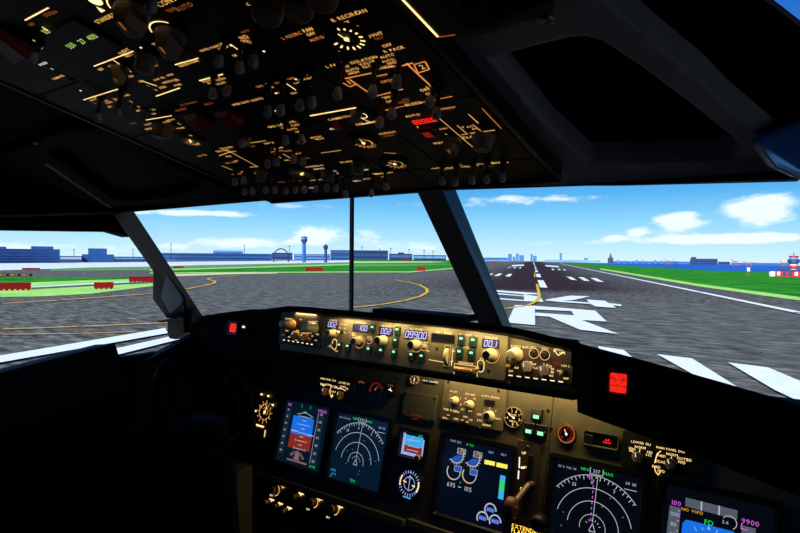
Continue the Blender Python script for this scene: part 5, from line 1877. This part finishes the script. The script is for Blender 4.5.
# toggles: pixel of the lever tip, length, lean
for x, y, L, ln in [(98, 117, .024, -.1), (118, 112, .024, -.1), (240, 66, .02, -.2), (254, 60, .02, -.2), (219, 60, .022, .1), (213, 92, .018, -.2), (227, 89, .018, .2), (268, 110, .03, -.15), (281, 109, .03, -.15), (300, 104, .03, -.15), (312.5, 101, .03, -.15),
                    (338, 92, .026, -.1), (373, 90, .024, -.1), (397, 80, .024, -.1), (380, 121, .022, -.1), (392, 112, .022, .0), (437, 112, .022, -.1),
                    (243, 142, .02, -.3), (247, 140, .016, .3), (286, 139, .02, -.3), (302, 138, .02, -.3), (268, 163, .022, -.2), (277, 161, .022, -.2), (294, 158, .02, -.2), (303, 161, .02, -.2), (235, 181, .022, -.1), (244, 179.5, .022, -.1),
                    (245, 191, .022, -.1), (252.5, 190, .022, -.1), (266, 189, .022, -.1), (275, 188.5, .022, -.1), (286, 190, .018, -.1), (295.5, 189, .018, -.1), (304.5, 188.5, .018, -.1), (316, 188, .018, -.1), (346, 193, .02, -.5), (371.5, 192, .024, -.2), (386.5, 185.5, .02, -.4),
                    (327, 187, .018, -.1), (336, 187, .018, -.1), (442.5, 180, .018, -.3), (455.5, 181, .02, -.1), (472, 179, .02, -.1), (487, 178, .02, -.2), (502.5, 176.5, .02, -.1), (33, 56, .018, .2), (152, 4, .022, .1), (430, 100, .02, .2)]:
    U, u, v = tip(x, y, L, ln)
    toggle(U, u, v, L, 0, ln)
# selectors and knobs: pixel of the top face
for x, y, r, h, kind, an in [(127, 31, .0145, .020, 's', 60), (166, 54, .0132, .020, 's', 60), (143, 72, .0095, .016, 'k', 0), (117, 82, .009, .016, 's', 45), (266, 20, .0125, .03, 'k', 75), (297, 15, .0125, .03, 'k', 80), (321, 5, .0125, .03, 'k', 85),
                             (158, 137, .0098, .016, 'k', 0), (166, 138, .006, .018, 'k', 0), (482, 150, .011, .016, 'k', 0), (450.5, 153, .011, .016, 's', 80), (357, 174, .0088, .014, 'k', 0), (327, 180, .0105, .012, 'k', 0), (260, 181, .0085, .016, 'k', 0), (355, 121, .006, .01, 'k', 0)]:
    U, u, v = tip(x, y, h)
    if kind == 's':
        selector(U, u, v, r, h, KNOBG, 0, an, DIMA)
        if h > .018:
            U.leg.setdefault('C', MB()).arc(u, v, r * 1.35, .0014, .0004, 40, 150, 12)
    else:
        k_ = knob(U, u, v, r, h, KNOBG if h < .03 else KNOBO)
        if h >= .03:
            U.leg.setdefault('C', MB()).arc(u, v, r * 1.4, .0013, .0004, 70, 190, 12)
for x, y, w, l, h in [(8, 50, .034, .034, .016), (197, 124, .027, .027, .013), (228, 122, .027, .027, .013)]:
    U, u, v = tip(x, y, h * .7)
    guard(U, u, v, w, l, h)
U, u, v = tip(428, 135, .0085)
k_ = MB().plate(u - .0085, v - .009, u + .0085, v + .009, 0, .0085, .002, .002).build('lit_switch', KNOBD, U.t)
MB().rect(u - .0045, v - .0055, u + .0045, v + .0065, .0088).build('red_lens', M('red_switch_lens', (170, 24, 16), emit=.55, var=.2), k_)
U, u, v = tip(337, 129, .006)
k_ = MB().plate(u - .004, v - .005, u + .004, v + .005, 0, .006, .001, .001).build('lit_switch', REDG, U.t)
# gauges
for x, y, r, face, mark, rim, nums, nd in [(347, 36, .0175, GLASSB, CREAM, BLACK, None, 100), (364, 141, .0165, GLASSB, AMBER, OVP, list('1234567890'), 80), (395, 162, .0165, GLASSB, AMBER, OVP, list('01234'), 120),
                                           (302, 172.5, .018, M('cream_dial_face', (236, 228, 202), .4), BLACK, KNOBG, None, 40), (191, 139.5, .0135, M('cream_dial_face', (236, 228, 202), .4), AMBER, KNOBG, None, 60)]:
    u, v = op(x, y)
    U = mod_at(u, v)
    gauge(U, u - U.u, v - U.v, r, 0, face, mark, rim, 12, -170, 80, nums, nd, 'gauge', CREAM)
# green readout
U = MODS['elec']
q = [U.P(*p) for p in ((56, 33), (86, 50), (104, 44), (74, 27))]
x0, x1 = min(p[0] for p in q) + .004, max(p[0] for p in q) - .006
y0, y1 = min(p[1] for p in q) + .003, max(p[1] for p in q) - .003
a, b = U.P(81, 39.5)
r_ = MB().plate(a - .045, b - .022, a + .034, b + .022, 0, .0025, .002, .001).build('readout', M('dark_blue_readout', (10, 11, 16), .5), U.t)
m = MB()
for s, x, y in (('55', 70.6, 43.8), ('0', 73.5, 41.8), ('27', 82.6, 38.8), ('400', 92.6, 34.4), ('115', 46.5, 28.6)):
    u, v = U.P(x, y)
    m.text(s, u, v, .006, .0029)
m.build('green_lettering', M('green_digit', (190, 235, 110), emit=.95, var=.1), r_)
m = MB()
u, v = U.P(95, 0)
m.lathe(u, v, [(.0062, .0004), (.006, .0006)], 14)
m.build('round_lamp', M('cream_lamp', (255, 240, 170), emit=1.6, var=.05), U.t)
m = MB()
u, v = U.P(100, 9)
m.poly([(u - .0035, v - .003), (u + .0035, v - .003), (u + .001, v + .004)], .0005)
m.build('lamp_pointer', CREAM, U.t)
# lettering: (text, x, y, height, colour)
for it in [('LOW', 2, 29, .006), ('STBY', 7, 37, .005, 'W'), ('ON', 19, 37.5, .005, 'W'), ('OFF', 33, 41, .005, 'W'), ('A', 32, 49, .005, 'W'), ('B ON', 39, 48.4, .005, 'W'), ('FLT', 14, 59.6, .005, 'W'), ('SPOILER', 43, 63.5, .005, 'W'), ('A', 52, 68.6, .005, 'W'), ('YAW', 56, 78, .006), ('DAMPER', 60, 76.4, .005),
           ('OFF', 31.5, 24, .006, 'D'), ('STBY', 48, 14, .0062, 'D'), ('ON', 54, 12, .006, 'D'), ('DC AMPS  CPS FREQ  AC', 88, 49.6, .0056, 'D'), ('STANDBY POWER', 113, 14.4, .0072), ('STBY', 119.6, 19.6, .006), ('BAT', 126, 50, .0062), ('TEST', 122, 52.6, .005),
           ('GEN 1', 128.5, 55, .0056), ('APU', 139, 56, .006), ('GEN 2', 149, 60.6, .006), ('INV', 155.4, 65, .006), ('BUS', 161, 41, .006), ('TR', 155, 44, .006), ('AC', 164, 45, .006), ('BAT', 126.4, 69, .0055), ('ON', 131, 76, .0055), ('OFF', 101, 69, .006), ('CAB', 111.4, 65.6, .0056), ('UTIL', 122, 70, .0056), ('ON', 141, 81, .0055),
           ('1', 148.4, 85.6, .006), ('2', 155.6, 89.6, .006), ('LOW OIL', 159, 78.4, .0052), ('PRESS', 166, 82, .005), ('HIGH', 170, 74.6, .005), ('DRIVE', 173, 80, .0052), ('STBY', 163, 87, .0058), ('PWR', 178, 84.6, .006), ('OFF', 177, 80, .005),
           ('CENTER', 93.6, 99.4, .0052), ('TANK', 96, 97, .005), ('1', 95.4, 103.4, .0052), ('FUEL', 106, 100.4, .0052), ('PUMPS', 109.4, 102.4, .005), ('AFT', 110, 106.6, .0056), ('L', 114, 98, .0056), ('CTR', 116.6, 99.4, .005), ('FWD', 127, 95, .0052), ('2', 131, 101.4, .006), ('R', 139, 106.4, .0056), ('AFT', 138.4, 110.4, .0055), ('ON', 153, 109.4, .0056), ('OFF', 154, 113.6, .0056), ('CROSSFEED', 100.5, 94.6, .0042, 'D'),
           ('VALVE', 148, 124, .0055), ('OPEN', 149, 128.6, .0058), ('FILTER', 167, 121.6, .0055), ('BYPASS', 170.4, 119.6, .0052), ('1', 157, 126.6, .006), ('2', 168, 126, .006), ('TEMP', 181, 128, .0058), ('C', 179, 123.4, .006), ('AUTO', 133, 123.2, .005, 'D'),
           ('GENERATOR', 188.6, 63, .0058), ('OFF', 195, 60.6, .0056), ('WIPER', 204.6, 49.6, .005), ('PARK', 214.6, 46.4, .005), ('OFF', 222, 43.6, .005), ('LOW', 223.6, 47.4, .0062), ('HI', 235, 55.2, .0062), ('NO', 243.6, 36.8, .0072), ('SMK', 252.6, 37.4, .006), ('ON', 244, 41, .0072), ('OFF', 251.4, 41.2, .006), ('AUTO', 245, 31, .004, 'D'),
           ('EQUIP', 206.6, 80.4, .0055), ('COOL', 215.6, 77.4, .0055), ('NORM', 221, 79, .0052), ('ALT', 210, 82.6, .0052), ('NORM', 221, 83, .0052), ('EMER EXIT LIGHTS', 247.4, 101.4, .0062), ('NO SMOKING', 188, 103.4, .0052, 'D'), ('FASTEN', 181, 109.4, .0062, 'D'), ('BELTS', 209, 103.4, .0058, 'D'), ('ARM', 213, 110.6, .005, 'D'),
           ('SIDE', 259.6, 86, .0055, 'O'), ('FWD', 270.4, 82.8, .0055, 'O'), ('ON', 270.6, 87.2, .0055), ('OVHT', 276, 83, .004, 'O'), ('FWD', 290.6, 78.4, .0055, 'O'), ('SIDE', 303.6, 74.6, .0055, 'O'), ('ON', 302, 79.4, .0055), ('TEST', 309, 78, .0045), ('PWR', 297, 82.6, .004), ('OFF', 294, 92.8, .0045), ('ON', 277, 92.6, .004),
           ('GRD CALL', 277, 125.4, .0056), ('ATTEND', 288, 122.4, .0058), ('CALL', 296, 124.6, .0058), ('ON', 284, 127.6, .0052), ('AUTO', 292, 129, .0052), ('OFF', 298, 131.4, .005), ('PITOT', 316.6, 137, .0058), ('HEAT', 320, 138.6, .0052), ('OFF', 303, 141.4, .0055), ('ON', 299.4, 141.8, .004),
           ('CABIN', 334.4, 118.6, .0058), ('ALTITUDE', 346.4, 116.3, .0056), ('DIFF PRESS', 367, 122.6, .0058), ('ALT', 333, 128.4, .005, 'W'), ('HORN', 388.6, 135.4, .005, 'D'), ('CUTOUT', 387.6, 132.5, .0052),
           ('L RECIRC FAN', 297, 33.5, .0058, 'O'), ('FAN', 307.6, 29.2, .006), ('OFF', 311, 33.6, .006), ('AUTO', 316.6, 38.4, .006, 'O'), ('R RECIRC', 345, 16.2, .0068), ('FAN', 361, 11.4, .0062), ('OFF', 345, 22.8, .0062), ('AUTO', 351, 28, .0062, 'O'), ('OVHT', 374.6, 34.6, .0064), ('TEST', 379, 38, .0045, 'D'), ('DUCT', 340, 27.6, .004, 'D'), ('R PACK', 394, 49, .0062), ('OFF', 387, 45, .006), ('AUTO', 387.4, 55.6, .006), ('HIGH', 393.4, 62, .0062), ('AUTO', 388, 60.2, .005), ('L PACK', 334.6, 64.6, .0062),
           ('ISOLATION', 363.6, 59.6, .0062), ('VALVE', 367, 62.6, .0062), ('CLOSE', 369.4, 65.4, .0058), ('OFF', 345.6, 66.6, .006), ('AUTO', 352, 69.4, .006), ('HIGH', 353.6, 72.4, .006), ('AUTO', 385, 66.8, .006), ('OPEN', 387.6, 80.6, .0058, 'O'), ('OFF', 386, 97.4, .006), ('ON', 390, 101, .006), ('BLEED', 413.6, 103.4, .0064), ('TRIP', 382.6, 75.4, .005, 'D'), ('RESET', 404.6, 101.6, .0045, 'D'), ('OFF', 425, 89.4, .006), ('ON', 430, 93.2, .006), ('APU', 405, 99, .004, 'D'), ('L', 427, 86.6, .004), ('WING', 447, 108.6, .0052, 'D'), ('1', 349, 82, .009), ('2', 422, 66.6, .009),
           ('AUTO', 412.6, 115.2, .0058), ('FLT', 421.4, 126.4, .0062), ('ALT', 428.6, 125.6, .0062), ('MANUAL', 445, 141.8, .0066), ('CLOSE', 471.4, 136.4, .0068), ('OPEN', 481, 136.2, .0062), ('V', 463, 127, .0055), ('AC', 469.6, 126.4, .005), ('DC', 475.6, 128.4, .005), ('LAND ALT', 388, 133, .0045, 'D'), ('STBY', 443.6, 128.4, .004),
           ('TAXI', 436, 168, .006), ('LOGO', 451.4, 167.6, .0085), ('STEADY', 470, 166, .0068), ('COLLISION', 484, 163.2, .0056), ('WING', 499.4, 162.4, .0085), ('ANTI', 459, 164.8, .004), ('LIGHTS', 489, 166.4, .004, 'D'),
           ('GRD PWR', 222.4, 150.5, .0055), ('GEN 1', 232.6, 151.4, .0052), ('BUS', 228.6, 156, .0056), ('APU GEN', 231, 162.4, .0056, 'O'), ('OFF', 236, 160.6, .005), ('TRANSFER', 226.4, 147.6, .005), ('L', 204.6, 154.4, .0085), ('OFF', 200, 155.8, .006, 'O'), ('GEN 2', 268.4, 142.8, .0052), ('ON', 252.6, 146, .005, 'D'),
           ('OVERHEAT', 314.6, 166, .006), ('DETECT', 319, 168.6, .0055, 'W'), ('APU', 333.6, 171, .0055, 'W'), ('EGT', 336.6, 173.4, .005, 'W'), ('START', 346.4, 161.6, .0062), ('FLT', 355, 163, .005, 'W'), ('GRD', 362.4, 166, .0055, 'W'), ('OFF', 366, 169.6, .0055, 'W'), ('CONT', 340, 176.8, .005, 'D'), ('IGN L', 357, 180.6, .0055, 'W'), ('BOTH', 367.4, 178.6, .0055), ('IGN R', 378, 173.6, .0062), ('ENGINE START', 381, 173.4, .006), ('ON', 383, 176.4, .0045), ('LANDING', 315.6, 179.8, .0055), ('LIGHTS', 313, 187.4, .005, 'W'), ('RETRACTABLE', 286, 181.6, .005, 'D'), ('FIXED', 298, 180.6, .005, 'D'), ('ON', 260.6, 175.6, .0062, 'O'), ('RUNWAY', 261.4, 172.4, .006, 'O'), ('TURNOFF', 237, 174, .005, 'O'), ('ON', 242, 171.6, .0045),
           ('ELEC', 288, 150.6, .0052, 'O'), ('ENG 2', 296.6, 153.4, .005), ('ON', 286.6, 160, .0052), ('OFF', 307, 158, .005, 'D'), ('ANTI ICE', 276.6, 151, .005, 'O'), ('AIR', 190, 135.4, .005), ('TEMP', 171.4, 9.6, .006, 'D'), ('AUTO', 184, 6.6, .008, 'D'), ('CONT', 166.4, 1.4, .009), ('NORMAL', 266, 3, .004, 'D'), ('C', 248, 4, .005), ('W', 280, 2, .005)]:
    otext(*it)
for pts, w in [(((25, 20), (48.6, 7.4)), .0018), (((94, 66), (133.4, 50.8)), .0016), (((113, 59.6), (131.4, 71.6)), .0014), (((83.6, 99.6), (118, 88.8)), .0016), (((146, 119.8), (172, 115.4)), .0016), (((156, 96), (180, 87.6)), .0018), (((175, 64.6), (198.4, 57.8)), .0014), (((229, 43), (242.4, 52.2)), .0015), (((199.4, 80.4), (223, 73.8)), .002),
               (((281, 79.6), (296, 89.8)), .0014), (((310, 115.6), (356, 107.4)), .0026), (((361.6, 124.2), (374.8, 121.6)), .0012), (((142, 80.6), (157, 85.8)), .0014), (((362, 118.4), (370, 121.6)), .001), (((344.4, 48), (339, 51)), .0005), (((42, 26.6), (49.4, 31)), .0016), (((176, 64), (183, 61.8)), .001)]:
    oline(pts, w, 'C')
for pts, w in [(((250, 142.8), (266, 140.4)), .0016), (((272, 141.6), (281.6, 147.4)), .0018), (((274, 148.8), (283.4, 147)), .002), (((230, 151.4), (257.6, 166.4)), .0018), (((222, 149.4), (231, 152)), .0022), (((219, 155.6), (230, 151.6)), .002), (((250, 167), (258.4, 166.2)), .002), (((221.6, 165.6), (232.6, 169.8)), .0018), (((275, 154), (281.4, 157.8)), .0018), (((283, 153.6), (290.6, 158)), .0018), (((321, 152.8), (341, 150)), .0014), (((384, 152.4), (396, 153.2)), .0011),
               (((436.8, 115.9), (472.6, 146.6)), .0014), (((468.4, 113.8), (478.6, 123)), .0015), (((457, 125), (467.4, 133.8)), .0014), (((472.6, 124.2), (481, 130.8)), .0014), (((470, 133), (495, 129.8)), .002), (((461, 134.6), (468, 133.4)), .0018), (((372.4, 173.4), (388, 172.4)), .0012)]:
    oline(pts, w, 'G')
for pts, w in [(((345, 78.3), (371.6, 72.7)), .0022), (((349.4, 79), (374.6, 96.4)), .0024), (((377, 95.6), (403, 88.8)), .002), (((375.4, 76), (387.4, 73.6)), .0012), (((385.4, 110), (398, 107.2)), .0016), (((398, 107), (409, 104.8)), .0012), (((420, 102.4), (452.4, 96)), .0014), (((437, 109.2), (455.4, 106.4)), .0016), (((382.6, 67.8), (395, 65.8)), .0028), (((402.4, 65.4), (413, 62.6)), .0022), (((414, 64.2), (425, 61.2), (429.4, 69), (418, 72.6), (414, 64.2)), .0018), (((406.4, 62.8), (431.6, 86.4)), .0024), (((343, 82.6), (350, 86.6), (355.6, 84)), .002), (((482, 108), (501.4, 128.4)), .0008)]:
    oline(pts, w, 'O')


def fn(m, U):
    a, b = U.P(362, 115.4)
    m.arc(a, b, .0056, .0012, .0004)


oleg('C', fn, 362, 115.4)


def fn(m, U):
    a, b = U.P(423, 120)
    for i in range(5):
        for k_ in '08'[1:]:
            m.digits('0', a - .0105 + i * .0058, b + .0005, .0058, .0012)
    m.line([(a - .0135, b - .0046), (a + .0155, b - .0046)], .0008, .0012)


oleg('R', fn, 423, 120)


def fn(m, U):
    a, b = U.P(446, 134)
    m.lathe(a, b, [(.0012, .0004)], 8)
    for x, y in ((244, 46), (264, 50), (329, 28), (243.8, 104.6), (173, 111), (409, 146), (277, 110)):
        pass


oleg('G', fn, 446, 134)
for x, y in ((327, 28), (264, 51), (231, 45), (214, 110), (141, 47.4), (80.6, 90.4), (301, 84), (296, 79), (312, 86.6), (275.6, 110.6), (281.6, 113.8), (276, 93)):
    def fn(m, U, x=x, y=y):
        a, b = U.P(x, y)
        m.lathe(a, b, [(.0014, .0004)], 6)
    oleg('W', fn, x, y)
KM = {'A': AMBER, 'C': CREAM, 'G': M('gold_line', (255, 190, 110), emit=.75, var=.25, scale=60), 'O': ORANGE, 'D': DIMA, 'W': WARMW, 'R': REDD}
KN = {'A': 'lettering', 'C': 'line_marking', 'G': 'diagram_line_marking', 'O': 'orange_lettering', 'D': 'dim_lettering', 'W': 'white_lettering', 'R': 'red_readout'}
for U in MODS.values():
    for k_, m in U.leg.items():
        m.build(KN[k_], KM[k_], U.t)
# right corner trim, facing the side window; blue window light painted into its colour
tw_ = [at(x, y, .60 + (x - 757) * .0016) for x, y in ((756, 141), (773, 131), (800, 119), (835, 112), (835, 180), (800, 179), (777, 168))]
struct(fixn(MB().prism(tw_, [p + Vector((-.01, .05, .01)) for p in tw_]).build('trim_7', M('window_light_blue_trim', (60, 120, 190), .45), None, bevel=.006)), 'corner trim with blue window light painted on, at the right end of the ceiling frame')
# amber edge-lit light plate behind the overhead's right edge
c1, c2, c3, c4 = (OVH.px(*q) for q in ((396, -14), (439, 32), (456, 29.6), (462, -14)))
MPt = thing('edge_lit_plate', 'dark plate with a bright amber lit edge at the top, right of the overhead panel', 'light plate', OVH.pt(*c2), None, OVH)
q = [(p[0] - c2[0], p[1] - c2[1]) for p in (c1, c2, c3, c4)]
MB().prism([(x, y, -.038) for x, y in q], [(x, y, .004) for x, y in q]).build('plate', OVB, MPt)
MB().line(q[:2], .0022, .0045).build('lit_edge', CREAM, MPt)
MB().line(q[1:3], .0012, .0045).build('lit_edge', DIMA, MPt)

# ================================================================== COCKPIT LAMPS
def area(name, loc, to, sx_, sy_, power, col):
    l = bpy.data.lights.new(name, 'AREA')
    l.shape = 'RECTANGLE'
    l.size, l.size_y = sx_, sy_
    l.energy = power
    l.color = col
    o = bpy.data.objects.new(name, l)
    COL.objects.link(o)
    o.location = loc
    o.rotation_euler = (Vector(to) - Vector(loc)).to_track_quat('-Z', 'Z').to_euler()
    return o


WARM = (1, .76, .34)
# small lamps under the glareshield lip, over the control units
for x, y, Y, pw in ((302, 306.6, .864, .04), (345, 310.5, .849, .07), (388, 313.8, .847, .07), (430, 317.8, .845, .075), (470, 322, .84, .08), (508, 326.6, .836, .075), (542, 334, .831, .03)):
    a = at(x, y, Y) + Vector((0, .010, -.0165))
    area('glareshield_lamp', a, a + Vector((0, .022, -.05)), .06, .005, pw, WARM)
# flood strip tucked behind the control units, over the main panel
b = MAIN.pt(.07, .252, .034)
area('panel_flood_lamp', b, b - MAIN.v - MAIN.n * .22, .40, .012, .95, WARM)

S.view_settings.view_transform = 'Standard'
S.view_settings.look = 'None'
S.view_settings.exposure = 0
S.view_settings.gamma = 1
S.view_settings.use_curve_mapping = False
S.cycles.use_denoising = True
S.cycles.max_bounces = 6
S.cycles.transparent_max_bounces = 12
